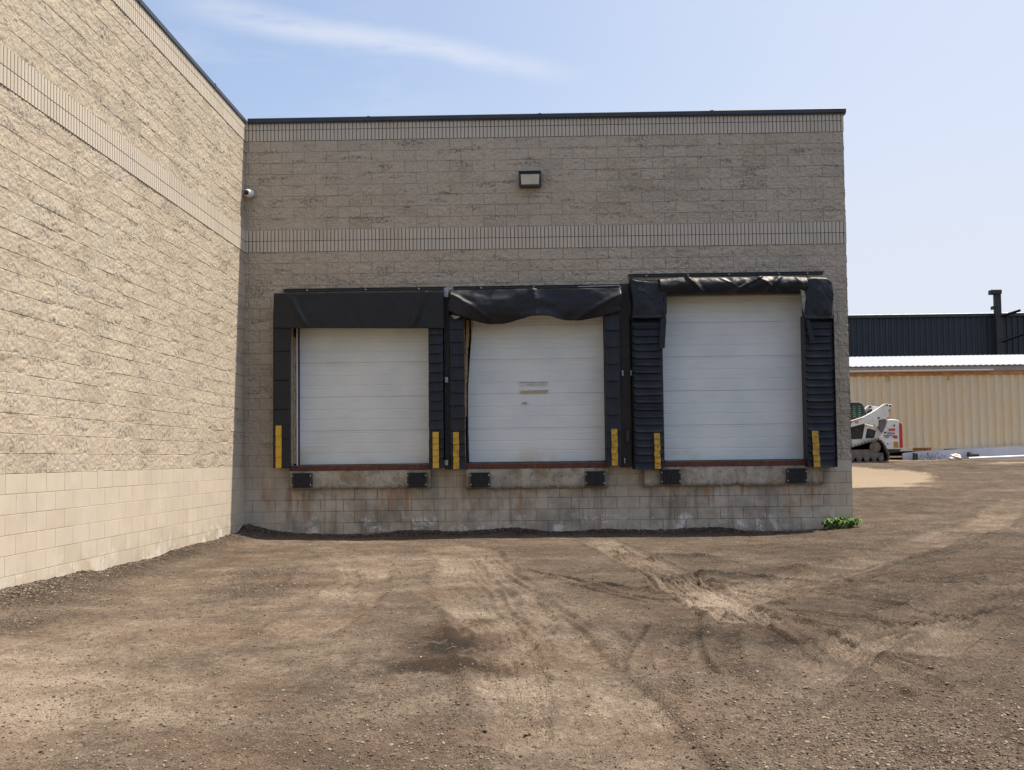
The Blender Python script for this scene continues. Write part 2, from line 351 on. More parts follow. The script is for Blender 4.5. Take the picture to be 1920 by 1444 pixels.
def ground_fields(x, y):
    h = z0(x, y); near = (x > -1.5) & (x < 16) & (y < 3)
    wx = x + .14 * (vn(x * .9, y * .9, 5) - .5); wy = y + .14 * (vn(x * .9, y * .9, 6) - .5)
    tone = .50 + .34 * (fbm(x * .55, y * .9, 4, 1) - .5) + .22 * (fbm(x * 2.2, y * 2.2, 4, 2) - .5)
    grav = .30 + .5 * (fbm(x * .7, y * .7, 4, 8) - .5)
    lf = sm((5 - x) / 4) * sm((-6.5 - y) / 4)
    tone = tone + .16 * lf + .10 * sm((4.5 - x) / 3) ; tone -= .13 * sm((x - 6.5) / 2.5) * sm((-y - 1) / 3)
    grav = grav + .38 * sm((x - 4.9) / 2.2) * sm((-9.6 - y) / 3) - .15 * lf + .12 * sm((x - 7.5) / 2)
    h = h + .035 * (fbm(x * .9, y * .9, 3, 11) - .5) + .014 * (fbm(x * 6, y * 6, 3, 12) - .5)
    h += .011 * (fbm(x * 24, y * 24, 2, 14) - .5)
    def sub(pl, mg):
        ax = [q[0] for q in pl]; ay = [q[1] for q in pl]
        return (wx > min(ax) - mg) & (wx < max(ax) + mg) & (wy > min(ay) - mg) & (wy < max(ay) + mg)
    def lane(pl, wd, dep, ton, rid=0., per=.055, lug=0., gr=-.35, edge=.012):
        K = sub(pl, wd * 1.3 + .2)
        if not K.any(): return
        X_, Y_, W_, U_ = wx[K], wy[K], x[K], y[K]
        D, S, Q = seg(X_, Y_, pl); m = 1 - sm((D - wd * .82) / (wd * .3)); brk = .6 + .4 * sm((fbm(W_ * 1.1, U_ * 1.1, 3, 21) - .3) * 3)
        d_ = -1.3 * dep * m * brk + 1.5 * edge * np.exp(-((D - wd * 1.12) / .05) ** 2) * brk
        if rid: d_ = d_ + 1.5 * rid * m * brk * np.sin(S * 2 * np.pi / per + 2 * vn(Q * 2, S * 3, 4))
        if lug: d_ = d_ + 1.6 * lug * m * (np.sin(Q * 2 * np.pi / .085 + np.sign(S) * 1.2 + S * 14) > .15)
        h[K] += d_; tone[K] += ton * m * brk; grav[K] += gr * m
    B1 = [(6.1, -1.6), (6.37, -2.94), (6.61, -6.19), (6.77, -8.07), (6.87, -9.26)]
    B2 = [(6.72, -8.5), (7.02, -8.08), (7.95, -6.78), (9.19, -5.02), (11.28, -2.08), (12.71, -.52), (15, 3)]
    lane([(3.95, -2.6), (4.3, -4.2), (4.7, -7.38), (5.05, -9.79), (5.25, -11.12), (5.5, -13.2)], .48, .016, .20, .0025, .07)
    lane([(4.1, -7), (4.55, -8.5), (4.9, -9.6), (5.02, -11), (5.0, -12.6)], .22, .008, .10, .003, .06, .004)
    lane(B1, .30, .02, .26, .006, .055); lane(B2, .36, .018, .20, .005, .07)
    lane([(6.75, -8.5), (6.95, -8.87), (7.26, -9.42), (7.56, -9.8), (8.13, -9.34)], .11, .02, .02, .006, .05)
    lane([(6.95, -8.6), (7.2, -9.3), (7.35, -10.49), (7.45, -11.6)], .12, .018, .10, .005, .05)
    lane([(12.6, -4.4), (10.46, -6.46), (9.09, -8.05), (8.13, -9.34), (7.47, -10.32), (6.78, -11.3)], .26, .022, .13, .007, .06)
    lane([(13.5, -3.6), (11.1, -6.1), (9.7, -7.9), (8.7, -9.3), (7.9, -10.6)], .20, .018, .12, .006, .05)
    lane([(6.68, -8.86), (6.5, -10.47), (6.35, -11.7)], .10, .012, .0, .0, .05, .007)
    lane([(6.4, -9.1), (6.1, -10.65), (5.85, -11.93)], .10, .012, .0, .0, .05, .007)
    lane([(5.15, -8.0), (5.26, -9.18), (5.2, -9.91), (5.02, -10.6)], .09, .012, .05, .0, .05, .006)
    lane([(6.8, -6.9), (7.4, -7.3), (8.2, -8.2), (8.6, -9.2)], .16, .016, .05, .006, .05)
    lane([(2.0, -2.5), (3.0, -4.6), (3.4, -7.2), (3.3, -9.5)], .3, .008, .10, .002, .07)
    lane([(5.05, -5.4), (6.15, -7.85), (6.5, -8.4)], .05, .018, -.18, .0, .05, .0, .3)
    lane([(5.3, -6.1), (6.0, -7.1), (6.6, -7.5)], .05, .014, -.16, .0, .05, .0, .3)
    lane([(7.4, -6.4), (8.6, -6.9), (10.2, -7.1)], .06, .014, -.14, .0, .05, .0, .3)
    lane([(10.6, -4.7), (11.6, -4.9), (12.9, -4.7)], .06, .014, -.14, .0, .05, .0, .3)
    # fans of fine wheel ruts
    rs = np.random.RandomState(5)
    def fine(a, b_, k, spread, bend, wd=.026, dep=.016, ton=-.16, e=.010):
        nonlocal h, tone
        for i in range(k):
            j = (rs.rand() - .5) * spread; q = (rs.rand() - .5) * .25; t0 = rs.rand() * .35; t1 = .6 + rs.rand() * .4
            P0 = np.array(a) + [j * .5, q]; P1 = np.array(b_) + [j, q + (rs.rand() - .5) * spread * .4]; mid = (P0 + P1) / 2 + np.array([bend, 0])
            pl = [tuple((1 - t) ** 2 * P0 + 2 * t * (1 - t) * mid + t * t * P1) for t in np.linspace(t0, t1, 7)]
            K = sub(pl, .25)
            if not K.any(): continue
            D, S, Q = seg(wx[K], wy[K], pl); bk_ = sm((vn(x[K] * 1.3 + i, y[K] * 1.3, 60 + i) - .28) * 4); w_ = wd * (.6 + .8 * rs.rand())
            g = np.exp(-(D / w_) ** 2) * bk_; h[K] += -dep * g + e * np.exp(-((D - w_ * 1.7) / (w_ * .7)) ** 2) * bk_; tone[K] += ton * g
    fine((6.3, -2.4), (6.95, -9.4), 9, .7, -.05); fine((7.0, -8.3), (12.6, -1.2), 9, .9, .3); fine((6.9, -8.6), (8.3, -9.5), 5, .5, .0)
    fine((6.8, -8.4), (7.5, -12.0), 3, .7, .1); fine((7.0, -10.8), (12.6, -4.4), 10, .9, .5, .028, .012); fine((6.9, -7.9), (11.5, -5.4), 6, 1.4, .2)
    fine((5.3, -6.2), (6.6, -8.3), 5, .8, .2); fine((4.2, -3.2), (5.9, -12.6), 6, .9, .0, .03, .010, -.06); fine((6.2, -9.2), (5.9, -12.6), 2, .9, -.1)
    fine((9.2, -9.6), (12.0, -6.3), 5, 1.6, .0); fine((6.0, -5.5), (7.6, -8.6), 4, .9, .1); fine((2.2, -3), (3.4, -11), 5, 1.6, .3, .04, .006, -.05)
    edge_ = seg(wx, wy, [(4.72, -4.6), (5.12, -7.4), (5.54, -9.8), (5.72, -11.1), (6.0, -13.2)]); tone = tone - .10 * np.exp(-((edge_[0]) / .03) ** 2) + .10 * sm((.9 - edge_[0]) / .9) * (edge_[1] < 0) * (y < -4.6); h = h + .006 * np.exp(-(edge_[0] / .03) ** 2)
    for cx, cy, rx, ry, hh, dt in [(7.02, -6.3, .34, .13, .07, -.34), (7.5, -6.55, .45, .10, .04, -.3), (8.26, -5.8, .42, .28, .06, -.28),
                                   (6.4, -3.9, .2, .22, .05, -.3), (6.72, -4.3, .13, .2, .05, -.3), (7.0, -4.1, .25, .18, .05, -.28), (7.35, -4.2, .17, .2, .05, -.3),
                                   (1.95, -5.8, .42, .42, .03, -.24), (2.25, -7.0, .5, .75, .02, -.26), (4.75, -9.2, .17, .22, .03, -.3), (6.3, -3.3, .12, .2, .04, -.26),
                                   (4.62, -10.1, .30, .7, 0, -.62), (4.40, -10.95, .30, .24, 0, -.60), (4.80, -10.95, .28, .28, 0, -.55), (4.4, -9.5, .2, .4, 0, -.14),
                                   (.9, -9.3, .35, .8, .01, -.25), (.4, -7.6, .45, 1.2, .03, -.26), (6.3, -10.0, .55, .5, 0, -.16), (6.95, -10.1, .3, .4, 0, -.18),
                                   (3.0, -10.4, .5, .5, 0, -.12), (1.2, -2.6, 1.3, 1.0, 0, -.10)]:
        e = ((wx - cx) / rx) ** 2 + ((wy - cy) / ry) ** 2; g = np.exp(-e * 1.1) if hh else np.exp(-e * 1.1) * (.12 + .88 * sm((fbm(x * 5.5, y * 3.2, 5, 33, .62) + .22 * np.exp(-e) - .46) * 8))
        h = h + hh * g * (.5 + fbm(x * 9, y * 9, 3, 31)); tone = tone + dt * g; grav = grav + (.75 if hh else -.3) * g
    for cx, cy, rx, ry, dt in [(3.5, -9.9, .55, .6, .14), (3.6, -10.7, .5, .4, .14), (2.87, -11.3, .6, .5, .14), (2.6, -12.2, .7, .5, .16), (1.7, -7.6, .9, .7, .12),
                               (3.7, -5.4, 1.0, 1.6, .15), (2.1, -11.4, .6, .7, .12), (5.1, -11.8, .6, .5, .04), (6.85, -8.2, .4, .55, .14)]:
        e = ((wx - cx) / rx) ** 2 + ((wy - cy) / ry) ** 2; tone = tone + dt * np.exp(-e)
    # loose gravel banked against the two walls
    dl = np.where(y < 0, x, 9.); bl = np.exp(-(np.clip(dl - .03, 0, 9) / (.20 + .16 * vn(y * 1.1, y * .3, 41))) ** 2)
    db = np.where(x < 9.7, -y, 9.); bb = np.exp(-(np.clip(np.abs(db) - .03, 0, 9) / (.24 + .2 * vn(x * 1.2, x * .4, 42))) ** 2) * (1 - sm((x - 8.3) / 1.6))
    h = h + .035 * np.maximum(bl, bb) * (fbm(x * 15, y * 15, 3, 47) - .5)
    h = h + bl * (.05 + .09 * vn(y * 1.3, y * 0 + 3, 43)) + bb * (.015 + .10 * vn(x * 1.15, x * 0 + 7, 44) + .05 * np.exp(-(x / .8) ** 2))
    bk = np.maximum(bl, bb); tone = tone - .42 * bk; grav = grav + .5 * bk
    # pale sandy apron beyond the corner, with a low mound
    sd_ = sm((x - 8.5) / 2.) * sm((y - 5.5) / .5) * sm((12.3 - y) / .8) * sm((15.9 + .5 * np.sin(y * 1.7) - np.abs(y - 7) * .25 - x) / 1.8)
    h = h + .16 * np.exp(-((y - 10.3 + (x - 13) * .55) / .9) ** 2) * sm((x - 9) / 2) * sm((17.5 - x) / 3)
    sd_ = np.maximum(sd_, .55 * np.exp(-((y - 12.8) / .8) ** 2) * sm((x - 17) / 2))
    sd_ = np.maximum(sd_, .8 * np.exp(-((y - 17.2) / .7) ** 2) * sm((x - 15) / 2))
    return h, tone, grav, sd_
def axis_s(pts):
    r = []
    for a, b, st in pts: r += list(np.arange(a, b, st))
    return np.array(r)
gx = axis_s([(-400, -60, 40), (-60, -10, 6), (-10, -1, .8), (-1, 0, .1), (0, 9.6, .0165), (9.6, 13.2, .03), (13.2, 20, .09), (20, 40, .5), (40, 100, 6), (100, 801, 60)])
gy = axis_s([(-120, -30, 12), (-30, -15, 1.2), (-15, -13.7, .1), (-13.7, -10, .0145), (-10, -5, .022), (-5, .4, .034), (.4, 14, .07), (14, 22, .14), (22, 60, 2), (60, 1001, 60)])
GX, GY = np.meshgrid(gx, gy, indexing='ij')
H_, TN, GR, SD = ground_fields(GX, GY)
me = npmesh('ground', np.stack([GX, GY, H_], -1).reshape(-1, 3), gridfaces(len(gx), len(gy)), {'tone': TN, 'gravel': GR, 'sand': SD})
g = link('ground', me, M_GROUND, None, True); setp(g, kind='structure')
# loose stones, uncountable: one object
def stones():
    rs = np.random.RandomState(11); N = 520000
    # sample in proportion to nearness: more candidates near the camera
    d = 3.6 * (18.5 / 3.6) ** rs.rand(N); ang = (rs.rand(N) - .5) * 1.16
    x = 5.216 + d * np.sin(ang) / np.cos(ang * .0 ); y = -17.368 + d * np.cos(ang)
    xa = rs.rand(26000) * 10.2; ya = -.03 - np.abs(rs.randn(26000)) * .22; xb = .04 + np.abs(rs.randn(26000)) * .2; yb = -rs.rand(26000) * 8.5
    x = np.concatenate([x, xa, xb]); y = np.concatenate([y, ya, yb]); d = np.hypot(x - 5.216, y + 17.368)
    k = (x > .03) & (x < 15) & (y < -.02 + 4 * (x > 10.75)) & (y > -14.2); x, y, d = x[k], y[k], d[k]
    h, tn, gr, s = ground_fields(x, y)
    k = rs.rand(len(x)) < np.clip(.08 + .75 * np.clip(gr, 0, 1.2) ** 1.8, 0, 1) * .5; x, y, d, h, gr = x[k], y[k], d[k], h[k], gr[k]
    n = len(x); size = np.exp(rs.randn(n) * .42) * .0030 * (1 + .35 * np.clip(gr, 0, 1)) * (1 + .035 * d); size = np.clip(size, .0018, .0115)
    big = rs.rand(n) < .006; size[big] *= 1.6
    t = (1 + 5 ** .5) / 2
    ico = np.array([(-1, t, 0), (1, t, 0), (-1, -t, 0), (1, -t, 0), (0, -1, t), (0, 1, t), (0, -1, -t), (0, 1, -t), (t, 0, -1), (t, 0, 1), (-t, 0, -1), (-t, 0, 1)]) / 1.9
    F = np.array([(0, 11, 5), (0, 5, 1), (0, 1, 7), (0, 7, 10), (0, 10, 11), (1, 5, 9), (5, 11, 4), (11, 10, 2), (10, 7, 6), (7, 1, 8), (3, 9, 4), (3, 4, 2), (3, 2, 6), (3, 6, 8), (3, 8, 9), (4, 9, 5), (2, 4, 11), (6, 2, 10), (8, 6, 7), (9, 8, 1)])
    var = ico[None] * (1 + .5 * (rs.rand(16, 12, 1) - .5)) * np.stack([.75 + .6 * rs.rand(16), .75 + .6 * rs.rand(16), .45 + .35 * rs.rand(16)], -1)[:, None]
    vi = rs.randint(0, 16, n); a = rs.rand(n) * 6.283; ca, sa = np.cos(a)[:, None], np.sin(a)[:, None]
    V = var[vi] * size[:, None, None]
    X = V[..., 0] * ca - V[..., 1] * sa + x[:, None]; Y = V[..., 0] * sa + V[..., 1] * ca + y[:, None]; Z = V[..., 2] + (h + size * .25)[:, None]
    FF = (F[None] + 12 * np.arange(n)[:, None, None]).reshape(-1, 3)
    tone = np.repeat(rs.rand(n), 12)
    me = npmesh('gravel', np.stack([X, Y, Z], -1).reshape(-1, 3), FF, {'tone': tone})
    print('stones', n); return me
def m_stone(t, b):
    c = t.ramp(attr(t, 'tone'), (0, (.06, .047, .036)), (.4, (.105, .08, .06)), (.75, (.16, .125, .095)), (.93, (.21, .175, .14)), (1, (.31, .27, .22)))
    L(t, c, b.inputs['Base Color']); b.inputs['Roughness'].default_value = .9; b.inputs['Specular IOR Level'].default_value = .2
o = link('gravel', stones(), mat('stone', build=m_stone)); setp(o, 'loose brown and grey gravel scattered over the dirt yard', 'gravel', kind='stuff')

# ------------------------------------------------------------------ block walls
def samples(a, b, per, inner, extra=()):
    """sample positions from a to b, a repeating pattern of offsets in each period"""
    r = []
    k = math.floor(a / per + 1e-6) - 1
    while k * per < b + per:
        r += [k * per + q for q in inner]; k += 1
    r = [q for q in r if a < q < b]
    for e in list(extra) + [a, b]:
        r = [q for q in r if abs(q - e) > .0028] + [e]
    return np.array(sorted(set(np.round(r, 5))))
JP = [-.0055, -.0028, .0028, .0055]
def split_heights(U, Z, off, seed, chip=1., amp=1., vj=1.):
    """outward relief of split-face running-bond blocks (0.4 x 0.2 m)"""
    row = np.floor(Z / .2 + 1e-6).astype(int); uu = U - off - .2 * (row & 1); col = np.floor(uu / .4).astype(int)
    fu = uu - col * .4; fz_ = Z - row * .2
    ej = np.minimum(np.minimum(fu, .4 - fu), np.minimum(fz_, .2 - fz_)); joint_groove = (ej < .0042).astype(float)
    joint_groove *= 1.0
    bt = hsh(row, col, seed); b2 = hsh(row, col, seed + 5); b3 = hsh(row, col, seed + 9)
    f = fbm(U * 9 + bt * 50, Z * 9 + b2 * 50, 3, seed); f2 = fbm(U * 34, Z * 34, 2, seed + 2)
    f3 = fbm(U * 17, Z * 17, 2, seed + 4)
    hh = (.005 + .003 * amp) * (f - .5) + amp * (.009 * (f3 - .5) + .013 * (f2 - .5)) + .003 * (bt - .5) + .004 * (b3 - .5) * (fz_ / .2 - .5) * 2
    # broken bits along the bottom edges of some blocks
    e = np.exp(-(fz_ / .035) ** 2) * sm((fbm(U * 3.2 + 9, Z * 1.4, 3, seed + 7) - .56) * 7)
    hh -= .012 * e * chip * sm(fbm(U * 16, Z * 16, 2, seed + 8) * 2.2 - .55)
    pit = sm((fbm(U * .75, Z * 1.6, 2, seed + 12) - .62) * 8) * sm((fbm(U * 6, Z * 6, 3, seed + 13) - .5) * 5); hh -= .004 * pit * chip
    edge = np.clip(ej / .016, 0, 1); hh = hh * (.35 + .65 * edge)
    hh = np.where(joint_groove > 0, np.minimum(hh, .0) - .0025 * np.where(np.minimum(fu, .4 - fu) < .0042, vj, 1.), hh)
    jv = .35 + .65 * sm((fbm(U * 2.1, Z * 5, 3, seed + 30) - .3) * 3.5)
    jv = jv * np.where(np.minimum(fu, .4 - fu) < np.minimum(fz_, .2 - fz_), vj, 1.)
    return hh, joint_groove * jv, .45 + .5 * (bt - .5) + .9 * (fbm(U * 1.7, Z * 2.5, 3, seed + 17) - .5)
def smooth_heights(U, Z, off, seed, dj=.0012):
    row = np.floor(Z / .2 + 1e-6).astype(int); uu = U - off - .2 * (row & 1); col = np.floor(uu / .4).astype(int)
    fu = uu - col * .4; fz_ = Z - row * .2
    ej = np.minimum(np.minimum(fu, .4 - fu), np.minimum(fz_, .2 - fz_)); joint_groove = (ej < .0042).astype(float)
    vis = sm((fbm(U * 1.1, Z * 3, 2, seed + 3) - .25) * 3)
    bt = hsh(row, col, seed)
    hh = .0016 * (fbm(U * 12, Z * 12, 3, seed) - .5) + .0006 * (bt - .5) - dj * joint_groove
    return hh, joint_groove * (.35 + .65 * vis), bt
def flute_heights(U, Z, zb, seed):
    """rounded vertical ribs, six to a block"""
    per = .4 / 6; f = (U / per) % 1; k = np.floor(U / per).astype(int); e = np.minimum(f, 1 - f) * per
    rr = (np.clip((f - .5) * 2, -1, 1)); hh = .014 * np.sqrt(np.clip(1 - (np.abs(rr) ** 2.6) * .93, 0, 1)) - .004
    groove = (e < .0049).astype(float); hh = np.where(groove > 0, -.026, hh)
    fz_ = (Z - zb) % .2; jz = (np.minimum(fz_, .2 - fz_) < .0045).astype(float); hh = np.where(jz > 0, -.008, hh)
    bl = np.floor(U / .4).astype(int); rw = np.floor((Z - zb) / .2 + 1e-6).astype(int)
    return hh, np.maximum(groove, jz), hsh(bl, rw, seed) * .8 + .2 * hsh(k, rw, seed + 1)  # rib grooves join the dark mask as painted shade
def wallmesh(name, us, zs, fn, place, mt, parent, hole=None, stain=None, smooth=False):
    U, Z = np.meshgrid(us, zs, indexing='ij'); hh, jt, tn = fn(U, Z); P = place(U, Z, hh)
    keep = None
    if hole:
        cu = (us[:-1] + us[1:])[:, None] / 2; cz = (zs[:-1] + zs[1:])[None] / 2; keep = np.ones((len(us) - 1, len(zs) - 1), bool)
        for a, b, c, d in hole: keep &= ~((cu > a) & (cu < b) & (cz > c) & (cz < d))
    F = gridfaces(len(us), len(zs), keep)
    at = {'tone': tn, 'joint_groove': jt, 'stain': stain(U, Z) if stain else np.zeros(U.shape)}
    return link(name, npmesh(name, np.stack(P, -1).reshape(-1, 3), F, at), mt, parent, smooth)
WX = 10.64; ZT = 6.14
OPEN = [(.83, 3.30, 0, 2.46), (3.90, 6.38, 0, 2.62), (7.37, 9.90, 0, 2.98)]
IN2 = JP + [.02] + list(np.arange(.04, .185, .0205)); INZ = JP + list(np.arange(.0165, .19, .0165))
wing = root('loading_dock_wing', (WX / 2, 0, -1.2), 'shaded grey tan block wing with three white overhead doors, ribbed bands and black coping', 'building')
backp = lambda U, Z, h: (U, -h, Z)
sidep = lambda U, Z, h: (WX + .0 * U + h + .0, U, Z)
ou = [q for o_ in OPEN for q in o_[:2]]; oz = [q for o_ in OPEN for q in o_[2:]]
sp_f = lambda U, Z: split_heights(U, Z, .0617, 1, .45, 1.7)
wallmesh('split_face_wall', samples(-.02, WX, .2, [q + .0617 for q in IN2], ou), samples(0, 3.8, .2, INZ, oz), sp_f, backp, M_SPLIT, wing, OPEN)
wallmesh('split_face_wall', samples(-.02, WX, .2, [q + .0617 for q in IN2]), samples(4.2, 5.8, .2, INZ), sp_f, backp, M_SPLIT, wing)
FL = [0.0047, -.0047, .0060, .014, .024, .0333, .043, .053, .0607]; FZ = JP + [.03, .1, .17]
for zb in (3.8, 5.8):
    wallmesh('fluted_band', samples(-.02, WX, .4 / 6, FL), samples(zb, zb + .4 if zb < 5 else ZT, .2, FZ), lambda U, Z: flute_heights(U, Z, zb, 3), backp, M_FLUTE, wing)
def dockstain(U, Z):
    s = np.full(U.shape, .5) - .25 * sm((U - 9.9) / .4)
    for a, b in ((.8, 3.3), (3.9, 6.4), (7.0, 10.15)):
        s = np.maximum(s, np.exp(-(np.maximum(np.maximum(a - U, U - b), 0) / .15) ** 2))
    return s
wallmesh('smooth_block_base', samples(-.02, WX, .2, [q + .14 for q in JP + [.05, .1, .15]]), samples(-1.75, 0, .2, JP + [.05, .1, .15]), lambda U, Z: smooth_heights(U, Z, .14, 5, .005), backp, M_BASE, wing, None, dockstain)
# gable side of the wing going back from the corner
DEEP = 26.
def cornerfade(f):
    def g(U, Z):
        h, j, t = f(U, Z); return h, j, t
    return g
for a, b in ((0, 3.8), (4.2, 5.8)):
    us = np.concatenate([samples(-.004, 2., .2, IN2), samples(2.004, DEEP, .2, JP + [.05, .1, .15])])
    wallmesh('split_face_wall', us, samples(a, b, .2, INZ), lambda U, Z: split_heights(U, Z, 0, 9, 1.3), lambda U, Z, h: (WX + h + .004, U, Z), M_SPLIT, wing)
for zb in (3.8, 5.8):
    wallmesh('fluted_band', samples(-.012, DEEP, .4 / 6, FL[:7]), samples(zb, zb + .4 if zb < 5 else ZT, .2, FZ), lambda U, Z: flute_heights(U, Z, zb, 13), lambda U, Z, h: (WX + h, U, Z), M_FLUTE, wing)
wallmesh('smooth_block_base', samples(-.002, DEEP, .2, JP + [.1]), samples(-1.75, 0, .2, JP + [.1]), lambda U, Z: smooth_heights(U, Z, 0, 15), lambda U, Z, h: (WX + h, U, Z), M_BASE, wing)
MB().box(-.1, WX - .02, .25, DEEP, ZT - .25, ZT - .03).build('roof', M_UNSEEN_ROOF, wing)  # unseen roof slab, there to block light
mb = MB().box(.06, WX + .05, -.055, .2, ZT - .012, ZT + .068, .008)
mb.box(.06, WX + .045, -.040, .19, ZT - .028, ZT - .0125)
mb.box(WX - .2, WX + .05, .2005, DEEP, ZT - .012, ZT + .068, .008)
for x in (2.2, 5.25, 8.3): mb.box(x, x + .05, -.059, .203, ZT - .014, ZT + .071)
mb.build('coping', M_COPE, wing)
# concealed interior so that nothing leaks light behind the doors
mb = MB()
for a, b, c, d in OPEN:
    mb.box(a - .02, a, .03, .6, c, d); mb.box(b, b + .02, .03, .6, c, d); mb.box(a, b, .03, .6, d, d + .02); mb.box(a - .02, b + .02, .6, .62, c, d + .02)
mb.build('door_reveal', mat('reveal_paint', build=worn((.30, .27, .22), (.16, .12, .09), 9)), wing)

left = root('warehouse', (0, -6, -1.2), 'tall sunlit beige block warehouse on the left with ribbed bands and pale smooth base', 'building')
leftp = lambda U, Z, h: (h, U, Z)
YL = -9.2
lu = samples(YL, .02, .2, JP + list(np.arange(.0165, .19, .0165))); 
for a, b in ((0, 3.8), (4.2, 5.8)):
    wallmesh('split_face_wall', lu, samples(a, b, .2, JP + list(np.arange(.0145, .19, .0145))), lambda U, Z: split_heights(U, Z, 0.2, 21, 1.0, .62, .45), leftp, M_SPLIT, left)
    wallmesh('split_face_wall', samples(-30, YL, .2, JP + [.05, .1, .15]), samples(a, b, .2, JP + [.05, .1, .15]), lambda U, Z: split_heights(U, Z, 0.2, 21, 1.0, .62, .45), leftp, M_SPLIT, left)
for zb in (3.8, 5.8):
    wallmesh('fluted_band', samples(-30 if zb > 5 else -30, .02, .4 / 6, FL), samples(zb, zb + .4 if zb < 5 else ZT, .2, FZ), lambda U, Z: flute_heights(U, Z, zb, 23), leftp, M_FLUTE, left)
wallmesh('smooth_block_base', samples(-30, .02, .2, JP + [.05, .1, .15]), samples(-1.75, 0, .2, JP + [.05, .1, .15]), lambda U, Z: smooth_heights(U, Z, .0, 25), leftp, M_BASE, left, None, lambda U, Z: np.full(U.shape, .12) + .5 * sm((-Z - .75) / .4) * sm((U + 5.5) / 3))
MB().box(-26, -.2, -30, 20, ZT - .25, ZT - .03).build('roof', M_UNSEEN_ROOF, left)  # roof slab out of view, put in for light blocking
mb = MB().box(-.2, .026, -30, .25, ZT - .012, ZT + .068, .008)
for y in (-1.7, -4.7, -7.8): mb.box(-.203, .030, y, y + .05, ZT - .014, ZT + .071)
mb.build('coping', M_COPE, left)

# ------------------------------------------------------------------ overhead doors
def door(x0, x1, zt, label, seclines, lean=None):
    d = MB(); n = 1
    zs = []; z = 0.0; prof = []
    for k in range(len(seclines) - 1):
        a, b = seclines[k], seclines[k + 1]; H = b - a
        prof += [(a + .000, .012), (a + .004, .000), (a + .010, 0)]
        for q in (.33, .62, .92):
            if q > .9 and k % 2: continue
            prof += [(a + H * q - .012, 0), (a + H * q - .003, .0045), (a + H * q + .003, .0045), (a + H * q + .012, 0)]
        prof += [(b - .008, .000), (b - .003, .012)]
    nx = 24; V = []; F = []
    for (zz, dy) in prof:
        for i in range(nx + 1):
            u = i / nx; xa = x0 + (lean(zz) if lean else 0); x = xa + (x1 - xa) * u
            V.append((x, .12 + dy + .006 * math.sin(u * 3.1 + zz) + (.012 * math.sin(3.14 * u) * (zz / zt)), zz))
    for j in range(len(prof) - 1):
        for i in range(nx): F.append((j * (nx + 1) + i, j * (nx + 1) + i + 1, (j + 1) * (nx + 1) + i + 1, (j + 1) * (nx + 1) + i))
    d.add(V, F); d.box(x0 + .05, x1 - .05, .16, .165, .0, zt)
    o_ = d.build('overhead_door', M_DOOR, wing); o_['label'] = label
    MB().box(x0 + .01, x1 - .01, .085, .15, -.005, .022, .006).build('bottom_seal', M_SEAL, o_)
    MB().box(x0 - .035, x0 - .012, .05, .16, 0, zt).build('edge_seal', M_SEAL, o_); MB().box(x1 + .004, x1 + .03, .05, .16, 0, zt).build('edge_seal', M_SEAL, o_)
    return o_
d1 = door(.945, 3.30, 2.5, 'white door panel stained yellow at its lower right', [0.02, .62, 1.22, 1.83, 2.43, 2.5])
MB().box(.918, .932, -.01, .05, 0, 2.45).build('track', mat('white_track', (.75, .75, .74), .4), d1)
MB().box(.80, .862, -.03, .05, 0, 2.45).build('frame', M_FOAM, d1)
mb = MB()
for k in range(14):
    z = .12 + k * .16; mb.box(.864 + .002 * math.sin(k * 2.1), .905 + .006 * math.sin(k * 1.7), -.025, .04, z - .08, z + .0795, .004)
mb.build('trim_strip', M_WOOD, d1)
d2 = door(3.955, 6.352, 2.66, 'scuffed white door leaning at its left edge with peeled tape strips at its middle', [0.03, .63, 1.24, 1.85, 2.46, 2.66], lambda z: -.02 * min(z, 1) + .115 * max(0, (z - 1.0) / 1.6) ** 1.5)
mb = MB()
for k in range(14):
    z = .9 + k * .122; off = .075 * max(0, (z - 1.0) / 1.6) ** 1.4
    mb.box(3.885 + off * .6 + .004 * math.sin(k * 2.3), 3.915 + off + .006 * math.sin(k * 1.3), -.0, .08, z - .061, z + .0608, .003)
mb.build('broken_trim', M_WOOD, d2)
MB().box(6.372, 6.379, .02, .07, .02, 2.6).build('track', M_STEEL, d2)
def strip(name, x0, x1, z0_, z1_, m_, par, y=.104, seed=1):
    n = 22; V = []
    rs = random.Random(seed)
    for j in range(2):
        for i in range(n + 1):
            u = i / n; V.append((x0 + (x1 - x0) * u, y - .002 - .004 * rs.random(), (z0_ if j == 0 else z1_) + .006 * (rs.random() - .5) - .025 * u * 0))
    o_ = MB().add(V, [(i, i + 1, n + 2 + i, n + 1 + i) for i in range(n)]).build(name, m_, par)
    s_ = o_.modifiers.new('thick', 'SOLIDIFY'); s_.thickness = .002; return o_
M_TAPE = mat('old_tape', build=worn((.60, .58, .58), (.38, .34, .34), 22, 1)); M_TAPEY = mat('yellow_tape', build=worn((.50, .40, .17), (.38, .28, .14), 20, 1))
strip('tape_strip', 4.98, 5.35, 1.385, 1.412, M_TAPE, d2, seed=1); strip('tape_strip', 4.85, 4.98, 1.375, 1.384, M_TAPE, d2, seed=2)
strip('tape_strip', 4.85, 5.36, 1.425, 1.434, mat('tape_residue', (.22, .2, .19), .8), d2, seed=3)
strip('tape_strip', 4.87, 5.35, 1.247, 1.277, M_TAPEY, d2, seed=4); strip('tape_strip', 4.84, 5.37, 1.279, 1.286, MATS['tape_residue'], d2, seed=5)
MB().tube((4.93, .11, 1.085), (4.985, .10, 1.055), .012, 8).tube((4.90, .11, 1.06), (4.915, .105, 1.07), .012, 8).build('handle', M_STEEL, d2)
d3 = door(7.40, 9.90, 3.05, 'tall clean white door panel with a dark line at its top', [0.02, .645, 1.25, 1.855, 2.46, 3.05])
